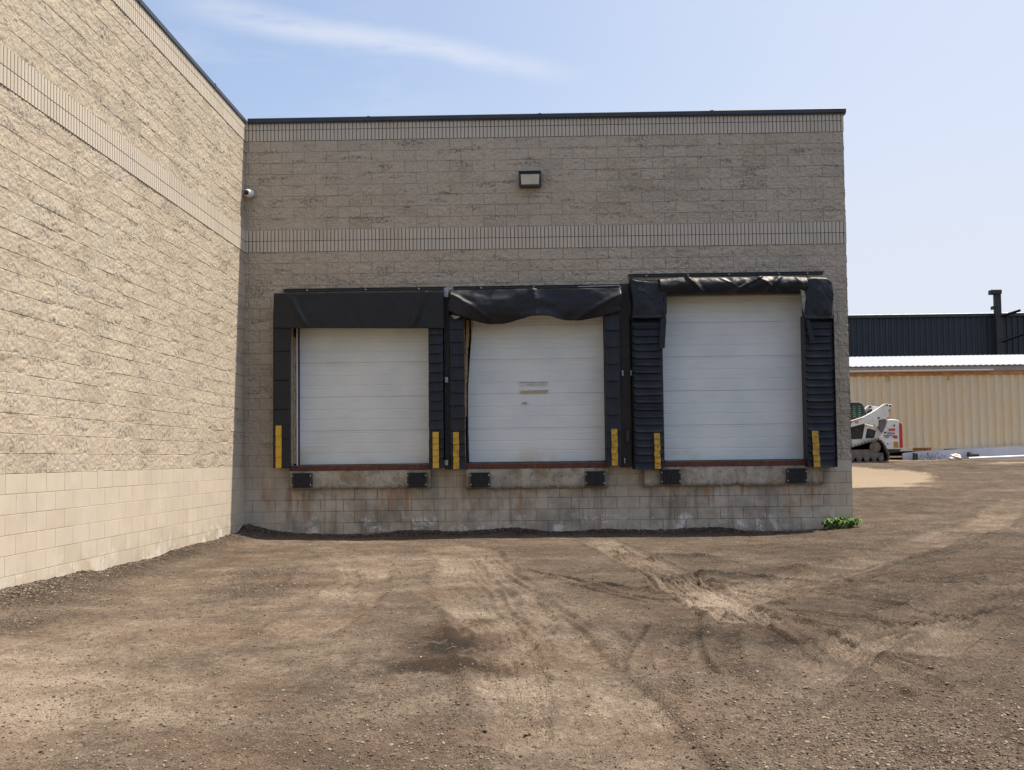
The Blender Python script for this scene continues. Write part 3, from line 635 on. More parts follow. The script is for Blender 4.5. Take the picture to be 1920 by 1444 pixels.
MB().box(7.40, 9.9, .098, .118, 2.905, 2.925).build('top_rail', mat('cream_trim', (.62, .58, .45), .5), d3)

# sills: rusty steel nosing over a rough concrete curb
for x0, x1, c0, c1, zc, rm in ((.81, 3.28, .82, 3.29, -.41, M_RUST), (3.87, 6.37, 3.91, 6.385, -.44, M_RUST), (7.36, 9.93, 7.02, 10.11, -.43, M_RUST)):
    n = 60; V = []; rs = random.Random(int(x0 * 10))
    zt = -.085
    secs = [(-.003, zt), (-.035, zt), (-.082, zt), (-.090, zt - .015), (-.090, zc + .04), (-.075, zc + .004), (-.04, zc), (.01, zc)]
    for i in range(n + 1):
        x = c0 + (c1 - c0) * i / n
        for k, (y, z) in enumerate(secs):
            j = .012 * (rs.random() - .5) if 2 <= k <= 6 else 0
            chip = .05 * max(0, math.sin(x * 7 + 1) * math.sin(x * 2.7)) * rs.random() if k in (4, 5) else 0
            V.append((x, y + j + chip * .8, z + chip + (j if k > 3 else 0)))
    K = len(secs); F = [(i * K + k, i * K + k + 1, (i + 1) * K + k + 1, (i + 1) * K + k) for i in range(n) for k in range(K - 1)] + [tuple(range(K - 1, -1, -1)), tuple(n * K + k for k in range(K))]
    sill = MB().add(V, F).build('concrete_curb', M_CONC, wing)
    e = MB().box(x0, x1, -.10, .09, zt + .001, .0, .004)
    e.build('steel_edge', rm, sill)
    MB().box(x0 + .03, x1 - .03, -.085, .08, .0005, .012).build('leveler_plate', mat('worn_steel', build=worn((.16, .155, .15), (.09, .07, .06), 9, rough=(.4, .6))), sill)

# ------------------------------------------------------------------ dock shelters
def pad(x0, x1, z0_, z1_, yf, n, amp, seed, inner=1, curl=.0, taper=0., smoothp=False, inset=0.):
    """foam pad covered by overlapping vinyl flaps"""
    rs = random.Random(seed); mb = MB(); H = (z1_ - z0_) / n
    if smoothp:
        for k in range(n):
            a = z0_ + k * H; mb.box(x0, x1, yf, yf + .07 if inset else -.002, a + .002, a + H - .001, .008)
        if inset: mb.box(x0 + .01, x1 - inset, yf + .0705, -.002, z0_, z1_)
        return mb
    mb.box(x0 + .012, x1 - .012 - inset, yf + .035, -.002, z0_ + .01, z1_ - .002)
    for k in range(n):
        a = z0_ + k * H; t = (k + .5) / n; xa = x0 - taper * (1 - t) * 0; xb = x1
        p1 = amp * (.6 + .8 * rs.random()); dz = H * (.12 + .1 * rs.random()); r = min(.028, H * .3); M_ = 10; V = []
        sag = (rs.random() - .5) * .012; jx = (rs.random() - .5) * .006
        prof = [(H * 1.10, .018), (H * .8, .012), (H * .45, .006), (H * .15, -p1 * .55), (.0, -p1), (-.004, -p1 + .006), (.004, .02)]
        for i in range(M_ + 1):
            u = i / M_; ex = min(u, 1 - u) * (xb - xa); rd = r * (1 - math.sqrt(max(0, 1 - (1 - min(ex / r, 1)) ** 2)))
            for pz, py in prof:
                lift = rd if pz < H * .3 else 0
                V.append((xa + jx + (xb - xa) * u, yf + py + .004 * math.sin(u * 9 + k) + (.015 if lift > .01 else 0), a + pz + lift + sag * (u - .5) * 2 - curl * (1 if (u < .5) == (inner < 0) else 0) * rd))
        K = len(prof); mb.add(V, [(i * K + q, i * K + q + 1, (i + 1) * K + q + 1, (i + 1) * K + q) for i in range(M_) for q in range(K - 1)])
    return mb
def stripe(x0, x1, z0_, z1_, yf, n, tilt=0., jag=0.):
    mb = MB(); H = (z1_ - z0_) / n
    for k in range(n):
        a = z0_ + k * H; q = tilt * (1 - (k + .5) / n); j = jag * math.sin(k * 2.4)
        V = []
        for yy_, dy in ((0, 0), (1, .02)):
            V += [(x0 + q + j, yf - .012 + dy, a + .003), (x1 + q + j, yf - .012 + dy, a + .003), (x1 + q + j, yf + .000 + dy, a + H - .002), (x0 + q + j, yf + .000 + dy, a + H - .002)]
        mb.add(V, [(0, 1, 2, 3), (7, 6, 5, 4), (0, 4, 5, 1), (1, 5, 6, 2), (2, 6, 7, 3), (3, 7, 4, 0)])
    return mb
def cloth(name, x0, x1, top, bot, yfun, mt, parent, nx=90, nz=26, th=.006):
    us = np.linspace(0, 1, nx); vs = np.linspace(0, 1, nz); U, V = np.meshgrid(us, vs, indexing='ij')
    X = x0 + (x1 - x0) * U; T = np.interp(U, *zip(*top)); B = np.interp(U, *zip(*bot))
    # round the hem a little
    B = np.convolve(np.pad(B[:, 0], 3, 'edge'), np.ones(7) / 7, 'valid')[:, None] * np.ones_like(V)
    Z = T + (B - T) * V; X2, Y = yfun(U, V, X, Z)
    me = npmesh(name, np.stack([X2, Y, Z], -1).reshape(-1, 3), gridfaces(nx, nz)); o_ = link(name, me, mt, parent, True)
    s_ = o_.modifiers.new('thick', 'SOLIDIFY'); s_.thickness = th; s_.offset = 0
    return o_
def flange(sh, x0, x1, z, ys, xs):
    f = MB().box(x0, x1, -.045, -.003, z - .05, z, .004).box(x0, x1, -.07, -.0455, z - .012, z - .0005).build('mounting_flange', M_COPE, sh)
    for x in xs: MB().lathe((x, -.046, z - .03), (0, -1, 0), [(0, .014), (.006, .014), (.011, .008)], 10).build('screw', M_WHITE, f)
def bracket(sh, x, z, w_=.035, h_=.10):
    MB().box(x - w_ / 2, x + w_ / 2, -.235, -.228, z - h_ / 2, z + h_ / 2).box(x - w_ / 2, x - w_ / 2 + .006, -.3, -.2355, z - h_ / 2, z + h_ / 2).lathe((x + .006, -.236, z + .02), (0, -1, 0), [(0, .008), (.006, .008)], 8).build('bracket', M_STEEL, sh)
G_SH = 'dock shelters around the overhead doors'
# --- left shelter
s1 = root('dock_shelter', (2.07, -.16, 0), 'left black dock shelter with a flat straight header curtain', 'dock shelter', G_SH)
pl = pad(.585, .885, -.03, 2.5, -.32, 5, 0, 1, smoothp=True, inset=.10).build('side_pad', M_VINYL, s1)
stripe(.634, .736, -.03, .708, -.325, 4).build('yellow_stripe', M_YEL, pl)
pr = pad(3.29, 3.545, -.055, 2.42, -.32, 15, .012, 2).build('side_pad', M_VINYL, s1)
stripe(3.358, 3.462, -.06, .565, -.345, 6).build('yellow_stripe', M_YEL, pr)
MB().box(.60, 3.56, -.315, -.003, 2.5, 3.0, .01).build('header_box', M_BOARD, s1)
def y1(U, V, X, Z):
    dg = np.exp(-((U - .09 - .10 * V) / .012) ** 2) * sm((V - .05) * 4) * (1 - sm((V - .85) * 8)) + .8 * np.exp(-((U - .90 + .09 * V) / .014) ** 2) * (1 - sm((V - .8) * 5))
    y = -.335 - .012 * sm(V * 2) - .05 * dg - .035 * (fbm(U * 5, V * 1.6, 3, 12) - .5) - .02 * np.exp(-((U - .05 - .16 * V) / .010) ** 2) * (V > .05) - .008 * fbm(U * 9, V * 3, 3, 2) + .012 * np.exp(-(V / .03) ** 2)
    y = y + .28 * sm((.035 - V) / .035) * 1.0 * (V < .035)
    return X - .018 * V * (U < .02), y
c1 = cloth('header_curtain', .612, 3.572, [(0, 3.035), (1, 3.03)], [(0, 2.40), (.6, 2.375), (.9, 2.36), (1, 2.355)], y1, M_VINYL, s1)

flange(s1, .70, 3.57, 3.135, None, (1.12, 2.16, 3.10))
MB().box(3.552, 3.652, -.20, -.003, -.09, 3.02, .006).build('backing_board', M_BOARD, s1)
bracket(s1, 3.604, 3.0, .07, .16); bracket(s1, 3.60, 1.47, .045, .09); bracket(s1, 3.585, .03, .05, .09)
# --- middle shelter
s2 = root('dock_shelter', (5.14, -.16, 0), 'middle black dock shelter whose sagging header curtain is wavy and torn at its left', 'dock shelter', G_SH)
pl = pad(3.662, 3.915, -.085, 2.56, -.32, 12, .012, 5, inset=.07).build('side_pad', M_VINYL, s2)
stripe(3.712, 3.812, -.085, .56, -.345, 6, jag=.003).build('yellow_stripe', M_YELD, pl)
pr = pad(6.35, 6.605, -.06, 2.58, -.32, 9, .012, 6).build('side_pad', M_VINYL, s2)
stripe(6.437, 6.540, -.055, .582, -.345, 6, jag=.003).build('yellow_stripe', M_YELD, pr)
MB().box(3.68, 6.60, -.29, -.003, 2.66, 3.0, .01).build('header_box', M_BOARD, s2)
def y2(U, V, X, Z):
    bil = np.sin(np.pi * np.clip(V, 0, 1)) ** .8
    y = -.33 - .10 * bil * (.6 + .4 * np.sin(U * 6.5 + .6)) - .05 * sm((V - .7) / .3) * np.sin(U * 12.5 + 1.2) - .035 * np.exp(-((U - .49 - .02 * V) / .022) ** 2) * (1 - .3 * V)
    y = y - .03 * np.exp(-((V - .25 - 2.6 * U) / .08) ** 2) * (U < .3) - .03 * np.exp(-((V - .95 + 2.6 * (U - .75)) / .10) ** 2) * (U > .72) - .055 * fbm(U * 8, V * 3, 4, 5)
    y = y + .28 * (V < .03)
    return X + .01 * np.sin(V * 5), y
c2 = cloth('header_curtain', 3.672, 6.628, [(0, 3.03), (.05, 3.035), (1, 3.03)], [(0, 2.66), (.05, 2.56), (.12, 2.50), (.22, 2.42), (.32, 2.42), (.42, 2.50), (.50, 2.56), (.58, 2.55), (.66, 2.47), (.76, 2.46), (.88, 2.52), (1, 2.60)], y2, M_VINYL, s2, 120, 30)
M_LIN = mat('pale_torn_lining', build=worn((.34, .31, .26), (.12, .11, .10), 30, 1))
def torn(pts, y):
    mb = MB(); mb.add([(x, y + dy - .012 * (k % 2), z) for k, (x, z) in enumerate(pts) for dy in (0, .006)], [tuple(range(0, 2 * len(pts), 2)), tuple(range(2 * len(pts) - 1, 0, -2))] + [((2 * i), (2 * i + 1), (2 * ((i + 1) % len(pts)) + 1), 2 * ((i + 1) % len(pts))) for i in range(len(pts))]); return mb
torn([(3.66, 2.78), (3.70, 2.74), (3.76, 2.67), (3.84, 2.62), (3.86, 2.60), (3.78, 2.60), (3.69, 2.65), (3.665, 2.69)], -.40).build('torn_lining', M_LIN, c2)
torn([(3.70, 2.575), (3.78, 2.56), (3.88, 2.56), (3.83, 2.53), (3.75, 2.505)], -.40).build('torn_lining', M_LIN, c2)
flange(s2, 3.71, 6.64, 3.135, None, (4.20, 5.13, 6.14))
MB().tube((5.9, -.36, 3.045), (6.60, -.34, 3.062), .008, 8).tube((6.60, -.34, 3.062), (6.635, -.34, 3.03), .008, 8).tube((6.635, -.34, 3.03), (6.64, -.34, 2.90), .007, 8).build('curtain_rod', M_STEEL, s2)
MB().box(6.612, 6.790, -.16, -.003, -.09, 3.12, .006).build('backing_board', mat('brown_black_board', build=worn((.035, .031, .028), (.055, .047, .04), 4, rough=(.7, .9))), s2)
bracket(s2, 6.655, 1.548, .03, .09); bracket(s2, 6.665, .03, .02, .09)
# --- right shelter
s3 = root('dock_shelter', (8.55, -.16, 0), 'tall right black dock shelter with heavily pleated side pads and crumpled corner covers', 'dock shelter', G_SH)
pl = pad(6.835, 7.335, -.125, 2.56, -.32, 21, .030, 8, inner=1).build('side_pad', M_VINYL, s3)
stripe(7.170, 7.270, -.12, .50, -.358, 6, jag=.004).build('yellow_stripe', M_YELD, pl)
MB().box(10.277, 10.289, -.365, -.003, -.12, 2.5, .004).build('side_cover', M_VINYL, s3)
MB().box(6.816, 6.828, -.36, -.003, -.12, 2.5, .004).build('side_cover', M_VINYL, s3)
pr = pad(9.795, 10.275, -.12, 2.52, -.32, 21, .027, 9, inner=1).build('side_pad', M_VINYL, s3)
stripe(9.865, 9.972, -.12, .504, -.362, 6, tilt=.02, jag=.004).build('yellow_stripe', M_YELD, pr)
MB().box(7.30, 9.80, -.28, -.003, 2.92, 3.16, .01).build('header_box', M_BOARD, s3)
def y3(U, V, X, Z):
    y = -.30 - .11 * np.sin(np.pi * (.12 + .8 * V)) - .05 * fbm(U * 13, V * 2.5, 4, 7)
    for c, k, a in ((.19, .10, .07), (.70, -.22, .04), (.66, .14, .03), (.82, -.10, .04), (.50, .0, .012), (.93, .05, .02), (.40, .2, .012)):
        y = y - a * np.exp(-((U - c - k * V) / .018) ** 2)
    y = y + .26 * (V < .03)
    return X, y
c3 = cloth('header_curtain', 7.30, 9.84, [(0, 3.17), (.15, 3.19), (.5, 3.17), (.75, 3.19), (1, 3.16)], [(0, 2.90), (.3, 2.895), (.6, 2.90), (1, 2.885)], y3, M_VINYL, s3, 140, 22)
def cap(sgn, sd_):
    def f(U, V, X, Z):
        k = U if sgn > 0 else 1 - U        # k = 0 on the outer side
        y = -.375 - .03 * np.sin(V * 2.6) * (.4 + U * (1 - U) * 3) - .05 * (fbm(U * 3.2 + sd_, V * 4.2, 4, sd_) - .5)
        y = y + .22 * sm((.10 - V) / .10) ** 1.5 + .16 * sm((.07 - k) / .07) ** 2
        y = y - .022 * np.exp(-((V - .97) / .02) ** 2)
        return X + .012 * np.sin(V * 7 + sd_), y
    return f
ca = cloth('corner_cover', 6.800, 7.405, [(0, 3.235), (.2, 3.19), (.7, 3.165), (1, 3.15)], [(0, 2.475), (.5, 2.465), (1, 2.475)], cap(1, 3), M_VINYL, s3, 44, 40)
cb = cloth('corner_cover', 9.745, 10.300, [(0, 3.16), (.3, 3.20), (.8, 3.19), (1, 3.10)], [(0, 2.48), (.12, 2.415), (.6, 2.41), (1, 2.42)], cap(-1, 5), M_VINYL, s3, 44, 40)
MB().prism([(7.318, 2.50), (7.412, 2.48), (7.375, 1.96), (7.275, 1.965)], -.385, -.375, .003).box(7.274, 7.372, -.39, -.372, 1.955, 1.975).build('hanging_strap', M_VINYL, ca)
MB().prism([(9.795, 2.44), (9.86, 2.44), (9.955, 2.02), (9.865, 2.01)], -.39, -.38, .003).box(9.865, 9.955, -.394, -.376, 2.005, 2.02).build('hanging_strap', M_VINYL, cb)
MB().prism([(9.70, 3.02), (9.775, 3.05), (9.80, 2.78), (9.765, 2.52), (9.745, 2.60), (9.735, 2.80)], -.41, -.402, .002).build('torn_flap', M_LIN, cb)
MB().prism([(7.395, 2.98), (7.425, 2.80), (7.418, 2.55), (7.37, 2.46), (7.355, 2.60)], -.40, -.392, .002).build('torn_flap', M_VINYL, ca)
flange(s3, 6.80, 10.22, 3.31, None, (7.12, 7.85, 8.57, 9.44, 9.94))
bracket(s3, 6.805, 1.546, .035, .09)
# ------------------------------------------------------------------ dock bumpers
def bumper():
    b = root('dock_bumper', (0, -.09, -.25), 'x', 'dock bumper', 'rubber dock bumpers under the doors')
    mb = MB(); n = 13
    for k in range(n):
        x = -.145 + .29 * k / n; mb.box(x, x + .29 / n - .0025, -.205 - .006 * (k % 2), -.0905, -.378, -.122, .003)
    mb.build('rubber_pad', M_BLACK, b)
    for s_ in (-1, 1):
        e = MB().box(min(s_ * .147, s_ * .172), max(s_ * .147, s_ * .172), -.19, -.0905, -.375, -.125, .003).build('end_plate', M_DARKM, b)
        for z in (-.17, -.33): MB().lathe((s_ * .157, -.190, z), (0, -1, 0), [(0, .014), (.008, .014), (.009, .007), (.018, .007)], 8).build('bolt', M_STEEL, e)
    return b
def copytree(o_, par=None):
    c_ = o_.copy(); C.objects.link(c_); c_.parent = par
    for ch in o_.children: copytree(ch, c_)
    return c_
bp = bumper()
BL = [(1.05, 0, 'black rubber bumper left under the left door'), (3.06, -.015, 'black rubber bumper right under the left door'),
      (4.155, -.025, 'black rubber bumper left under the middle door'), (6.155, -.025, 'black rubber bumper right under the middle door'),
      (7.465, -.01, 'black rubber bumper left under the right door'), (9.64, -.015, 'black rubber bumper right under the right door')]
for i, (x, dz, lb) in enumerate(BL):
    o_ = bp if i == 0 else copytree(bp)
    o_.location = (x, -.09, -.25 + dz); o_['label'] = lb

# ------------------------------------------------------------------ wall fittings
lt = root('wall_light', (5.09, 0, 5.0), 'square dark framed floodlight with a yellowish lens high on the dock wall', 'wall light')
hs = MB().prism([(4.905, 4.87), (5.275, 4.87), (5.29, 5.125), (4.895, 5.125)], -.15, -.02, .006)
hs.box(4.885, 5.28, -.185, -.02, 5.127, 5.142); hs.build('housing', M_DARKM, lt)
MB().box(4.887, 5.282, -.188, -.03, 5.1425, 5.148).build('visor_edge', M_STEEL, lt)
MB().prism([(4.935, 4.905), (5.245, 4.905), (5.255, 5.085), (4.925, 5.085)], -.165, -.1505, .004).build('lens', M_LENS, lt)
MB().box(4.89, 4.91, -.17, -.151, 4.868, 5.126).build('side_bar', M_DARKM, lt); MB().box(5.27, 5.29, -.17, -.151, 4.868, 5.126).build('side_bar', M_DARKM, lt)
cm = root('security_camera', (.13, 0, 4.85), 'small white round security camera in the corner of the two walls', 'security camera')
MB().box(.10, .20, -.045, -.022, 4.80, 4.91, .006).build('bracket', mat('grey_bracket', (.30, .31, .31), .5), cm)
bd = MB().lathe((.145, -.045, 4.845), (-.35, -1, -.12), [(0, .03), (.02, .056), (.06, .072), (.11, .074), (.15, .064), (.166, .052), (.167, .0)], 24).build('body', M_WHITE, cm, True)
MB().lathe((.145 - .058, -.045 - .165, 4.845 - .0195), (-.35, -1, -.12), [(0, .046), (.012, .042), (.02, .02), (.022, 0)], 20).build('lens', M_GLASSD, cm, True)
jb = root('switch_box', (6.73, -.16, .45), 'small brown electrical box low on the wall between the middle and right doors', 'electrical box')
MB().box(6.69, 6.77, -.215, -.1605, .34, .56, .008).build('box', mat('brown_box', build=worn((.055, .048, .042), (.03, .028, .026), 12)), jb)
MB().box(6.705, 6.755, -.222, -.2155, .40, .52, .003).build('cover_plate', M_DARKM, jb)

# ------------------------------------------------------------------ weed at the corner
def leafmat(t, b):
    p = pos(t); c = t.mix(t.noise(p, 16, 3), (.030, .075, .014), (.115, .185, .04)); L(t, c, b.inputs['Base Color'])
    b.inputs['Roughness'].default_value = .7; b.inputs['Specular IOR Level'].default_value = .15
M_LEAF = mat('green_leaf', build=leafmat)
def plant(cx, cy, wx_, n, seed, label, size=.085, hmax=.22, pale=None):
    rs = random.Random(seed); zg = float(ground_fields(np.array([cx]), np.array([cy]))[0][0])
    r_ = root('weed_plant', (cx, cy, zg), label, 'plant'); lv = MB(); st = MB()
    for k in range(n):
        a = rs.random() * 6.28; tx = cx + (rs.random() - .5) * wx_; ty = cy - .02 - rs.random() * .16; hz = zg + .02 + hmax * rs.random() ** .7 * (1 - .5 * abs(tx - cx) / wx_)
        bx = cx + (tx - cx) * .6; st.tube((bx, ty, zg - .01), (tx, ty, hz), .003, 5)
        s_ = size * (.55 + .6 * rs.random()); fw = Vector((math.cos(a), math.sin(a) - .4, .15 * rs.random())).normalized(); sd2 = fw.cross(Vector((0, 0, 1))).normalized(); upv = sd2.cross(fw)
        V = []; m_ = 7
        for i in range(m_):
            u = i / (m_ - 1); wdt = s_ * .62 * math.sin(math.pi * min(1, .08 + u * .9)) ** .7
            for q in (-1, -.5, 0, .5, 1):
                V.append(Vector((tx, ty, hz)) + fw * (u * s_ * 1.25) + sd2 * (q * wdt * (1 + .12 * math.sin(9 * u + q * 4))) + upv * ((abs(q) ** 1.5) * wdt * .5 - s_ * .85 * u * u + .010 * math.sin(14 * u + 3 * q)))
        lv.add(V, [(i * 5 + q, i * 5 + q + 1, i * 5 + 6 + q, i * 5 + 5 + q) for i in range(m_ - 1) for q in range(4)])
    st.build('stem', M_LEAF, r_); lv.build('leaves', M_LEAF if cx < 15 else mat('dull_leaf', build=worn((.05, .075, .05), (.16, .19, .16), 12)), r_, True)
plant(10.37, -.10, .62, 85, 3, 'low green broad leaved weed growing at the right foot of the dock wall', .06, .18)

# ------------------------------------------------------------------ background: skid steer
M_BW = mat('loader_white_paint', build=worn((.80, .79, .75), (.68, .65, .59), 3, 1, (.4, .6), .002, .2, (.30, .23, .16)))
M_BK = mat('loader_black', build=worn((.02, .02, .022), (.05, .042, .034), 6, rough=(.5, .8)))
M_MUD = mat('muddy_track', build=worn((.10, .082, .064), (.23, .18, .13), 5, 1, (.85, .95), .01))
M_RED = mat('red_paint', build=worn((.60, .035, .02), (.42, .03, .02), 4, .6, (.35, .5)))
M_CABG = mat('green_cab_glass', build=worn((.010, .034, .022), (.018, .055, .036), 5, 1, (.08, .15)))
BY = 14.
BZ = float(ground_fields(np.array([15.6]), np.array([14.4]))[0][0]) + .0
def c(x, y): return (15.065 + (x / 10.31 - 10) * .0167, BZ + (1348 - y) / 10.31 * .01687)
sk = root('skid_steer_loader', (15.4, 14.9, BZ), 'white tracked skid steer loader parked by the cream container, partly behind the wall corner', 'construction vehicle')
def P(pts): return [c(*q) for q in pts]
body = MB().prism(P([(-720, 560), (110, 600), (430, 585), (640, 640), (700, 640), (770, 700), (850, 520), (900, 508), (1060, 522), (1068, 1080), (830, 1085), (640, 1090), (-720, 1090)]), BY + .42, BY + 1.45, .01)
body.build('body', M_BW, sk)
tg = MB().prism(P([(855, 522), (900, 506), (1055, 522), (1075, 560), (1070, 1085), (832, 1088), (745, 965), (655, 865), (745, 770), (800, 660), (830, 580)]), BY + .28, BY + 1.6, .012).build('tailgate', M_BW, sk)
MB().prism(P([(1076, 572), (1105, 590), (1128, 612), (1132, 1065), (1078, 1068)]), BY + .27, BY + 1.61, .006).build('red_bumper', M_RED, tg)
MB().lathe((c(1040, 500)[0], BY + .5, c(1040, 515)[1]), (0, 0, 1), [(0, .075), (.015, .08), (.02, .04)], 14).build('fuel_cap', M_BK, tg)
MB().prism(P([(862, 690), (988, 690), (984, 732), (862, 732)]), BY + .265, BY + .279).build('red_plate', M_RED, tg)
MB().prism(P([(925, 822), (1020, 822), (1034, 880), (960, 880)]), BY + .265, BY + .279).build('red_flash', M_RED, tg)
MB().prism(P([(765, 815), (925, 818), (935, 828), (765, 826)]), BY + .265, BY + .279).build('black_line', M_BK, tg)
MB().prism(P([(955, 945), (1035, 945), (1050, 1060), (955, 1060)]), BY + .265, BY + .279).build('warning_decal', M_YELD, tg)
MB().lathe((c(972, 630)[0], BY + .279, c(972, 630)[1]), (0, -1, 0), [(0, .028), (.012, .028), (.014, .01)], 12).build('latch', M_BK, tg)
MB().lathe((c(838, 985)[0], BY + .279, c(838, 985)[1]), (0, -1, 0), [(0, .022), (.012, .022), (.014, .01)], 12).build('latch', M_BK, tg)
MB().prism(P([(830, 1090), (1120, 1090), (1040, 1150), (840, 1175)]), BY + .32, BY + 1.55, .005).build('rear_guard', M_BK, sk)
MB().prism(P([(650, 520), (800, 500), (838, 520), (828, 585), (795, 665), (740, 760), (700, 700), (655, 600)]), BY + .30, BY + .5, .005).build('engine_cover', mat('grey_mesh', build=worn((.11, .11, .11), (.24, .22, .20), 26, 1)), sk)
# side opening with dark screens
MB().prism(P([(-250, 640), (430, 585), (380, 880), (-250, 900)]), BY + .405, BY + .419).build('side_screen', M_BK, sk)
sb = MB().prism(P([(455, 690), (500, 680), (640, 725), (600, 868), (430, 868)]), BY + .405, BY + .419).build('step_recess', M_BK, sk)
MB().prism(P([(490, 725), (590, 735), (575, 830), (490, 815)]), BY + .39, BY + .404).build('grille', mat('dark_grille', (.05, .05, .05), .6), sb)
MB().prism(P([(425, 600), (470, 590), (450, 740), (415, 900), (360, 900)]), BY + .37, BY + .404, .004).build('side_post', M_BW, sk)
# cab
cab = MB().prism(P([(-480, 175), (60, 150), (340, 160), (395, 185), (430, 240), (485, 400), (490, 560), (-540, 600)]), BY + .46, BY + 1.42, .02).build('cab', M_BK, sk)
MB().prism(P([(-60, 215), (370, 220), (395, 260), (438, 400), (430, 470), (-60, 500)]), BY + .447, BY + .459).build('side_window', M_CABG, cab)
M_PG = mat('pale_guard', (.13, .22, .17), .5)
for i in range(3):
    mb = MB()
    for j in range(6):
        x, y = 105 + i * 105, 240 + j * 38; mb.prism(P([(x, y), (x + 45, y), (x + 45, y + 16), (x, y + 16)]), BY + .438, BY + .4465)
    mb.prism(P([(105 + i * 105 + 20, 240), (105 + i * 105 + 24, 240), (105 + i * 105 + 24, 446), (105 + i * 105 + 20, 446)]), BY + .447, BY + .4475)
    mb.build('cab_guard', M_PG, cab)
# lift arms, both sides
for yo, yd in ((.20, .36), (1.52, 1.68)):
    arm = MB().prism(P([(-900, 830), (-640, 640), (-100, 575), (100, 532), (350, 462), (470, 405), (600, 335), (740, 238), (790, 208), (925, 222), (930, 262), (880, 300), (845, 330), (868, 385), (850, 460), (790, 500), (655, 520), (650, 640), (600, 655), (560, 580), (520, 565), (430, 575), (105, 655), (-200, 700), (-560, 740), (-780, 960), (-900, 960)]), BY + yo, BY + yd, .008).build('lift_arm', M_BW, sk)
    if yo < 1:
        for q in ((825, 232), (890, 250), (655, 482)): MB().lathe((c(*q)[0], BY + yo - .001, c(*q)[1]), (0, -1, 0), [(0, .030), (.018, .030), (.02, .012)], 12).build('pivot_pin', M_BK, arm)
        MB().prism(P([(100, 548), (350, 476), (352, 484), (160, 548), (100, 585)]), BY + yo - .012, BY + yo - .001).build('red_stripe', mat('orange_red', (.45, .09, .02), .5), arm)
MB().prism(P([(785, 235), (815, 225), (925, 235), (912, 500), (880, 490), (890, 400), (850, 320)]), BY + .38, BY + .50, .004).build('rear_link', mat('rusty_white', build=worn((.45, .40, .33), (.24, .12, .05), 8, 1)), sk)
MB().prism(P([(480, 350), (610, 215), (720, 235), (700, 270), (620, 320), (500, 395)]), BY + .9, BY + 1.05, .006).build('rear_light_bar', M_BW, sk)
MB().tube((c(640, 245)[0], BY + .86, c(640, 245)[1]), (c(640, 245)[0], BY + .899, c(640, 245)[1]), .035, 12).build('work_lamp', M_BK, sk)
MB().prism(P([(500, 385), (600, 300), (640, 290), (640, 330), (560, 380)]), BY + .7, BY + .89).build('cylinder_guard', M_BK, sk)
# tracks
def track(y0_, y1_):
    out = P([(-760, 1200), (-700, 1100), (-560, 1060), (100, 1015), (300, 960), (430, 912), (520, 890), (600, 886), (665, 905), (715, 965), (775, 1080), (812, 1180), (818, 1250), (806, 1310), (760, 1343), (600, 1350), (-640, 1350), (-740, 1300)])
    n = len(out); cx_ = sum(q[0] for q in out) / n; V = []
    # belt as a closed band with lugs
    dense = []
    for i in range(n):
        a, b_ = out[i], out[(i + 1) % n]; l = math.hypot(b_[0] - a[0], b_[1] - a[1]); k = max(1, int(l / .05))
        for j in range(k): dense.append((a[0] + (b_[0] - a[0]) * j / k, a[1] + (b_[1] - a[1]) * j / k))
    N = len(dense); mb = MB()
    for i, (x, z) in enumerate(dense):
        a, b_ = dense[i - 1], dense[(i + 1) % N]; tx, tz = b_[0] - a[0], b_[1] - a[1]; l = math.hypot(tx, tz); nx_, nz_ = -tz / l, tx / l
        if (x + nx_ * .1 - cx_) ** 2 + (z + nz_ * .1 - BZ - .35) ** 2 < (x - cx_) ** 2 + (z - BZ - .35) ** 2: nx_, nz_ = -nx_, -nz_
        lug = .0 if i % 2 else -.022
        V += [(x + nx_ * lug, y0_, z + nz_ * lug), (x + nx_ * lug, y1_, z + nz_ * lug), (x - nx_ * .05, y1_, z - nz_ * .05), (x - nx_ * .05, y0_, z - nz_ * .05)]
    F = []
    for i in range(N):
        j = (i + 1) % N
        for q in range(4): F.append((i * 4 + q, i * 4 + (q + 1) % 4, j * 4 + (q + 1) % 4, j * 4 + q))
    t_ = mb.add(V, F).build('track', M_MUD, sk)
    fr = MB().prism(P([(-640, 1120), (100, 1090), (440, 1090), (520, 1150), (700, 1160), (705, 1230), (640, 1250), (-640, 1255)]), y0_ + .05, y1_ - .05, .005).prism(P([(100, 1020), (430, 960), (600, 930), (700, 1000), (770, 1200), (760, 1320), (110, 1320)]), y0_ + .16, y1_ - .16); fr.build('track_frame', mat('grey_mud', build=worn((.16, .145, .12), (.09, .085, .08), 5, 1)), t_)
    X_, Z_ = c(545, 1045); MB().lathe((X_, y0_ + .06, Z_), (0, -1, 0), [(0, .175), (.02, .175), (.021, .13), (.035, .13), (.036, .07), (.05, .07), (.052, .02)], 22).build('drive_sprocket', mat('brown_mud', build=worn((.20, .15, .11), (.11, .08, .06), 8, 1)), t_)
    for q in (-560, -400, -240, -80, 80, 225, 370, 515, 650):
        X_, Z_ = c(q, 1262); MB().lathe((X_, y0_ + .05, Z_), (0, -1, 0), [(0, .088), (.025, .088), (.026, .05), (.035, .045)], 16).build('roller', mat('grey_mud'), t_)
track(BY + .0, BY + .32); track(BY + 1.55, BY + 1.87)
bk = c(-900, 1330); MB().prism([(bk[0] + .1, BZ + .02), (bk[0] - .55, BZ + .02), (bk[0] - .6, BZ + .06), (bk[0] - .1, BZ + .45), (bk[0] + .12, BZ + .5)], BY + .05, BY + 1.8, .008).build('bucket', M_BK, sk)
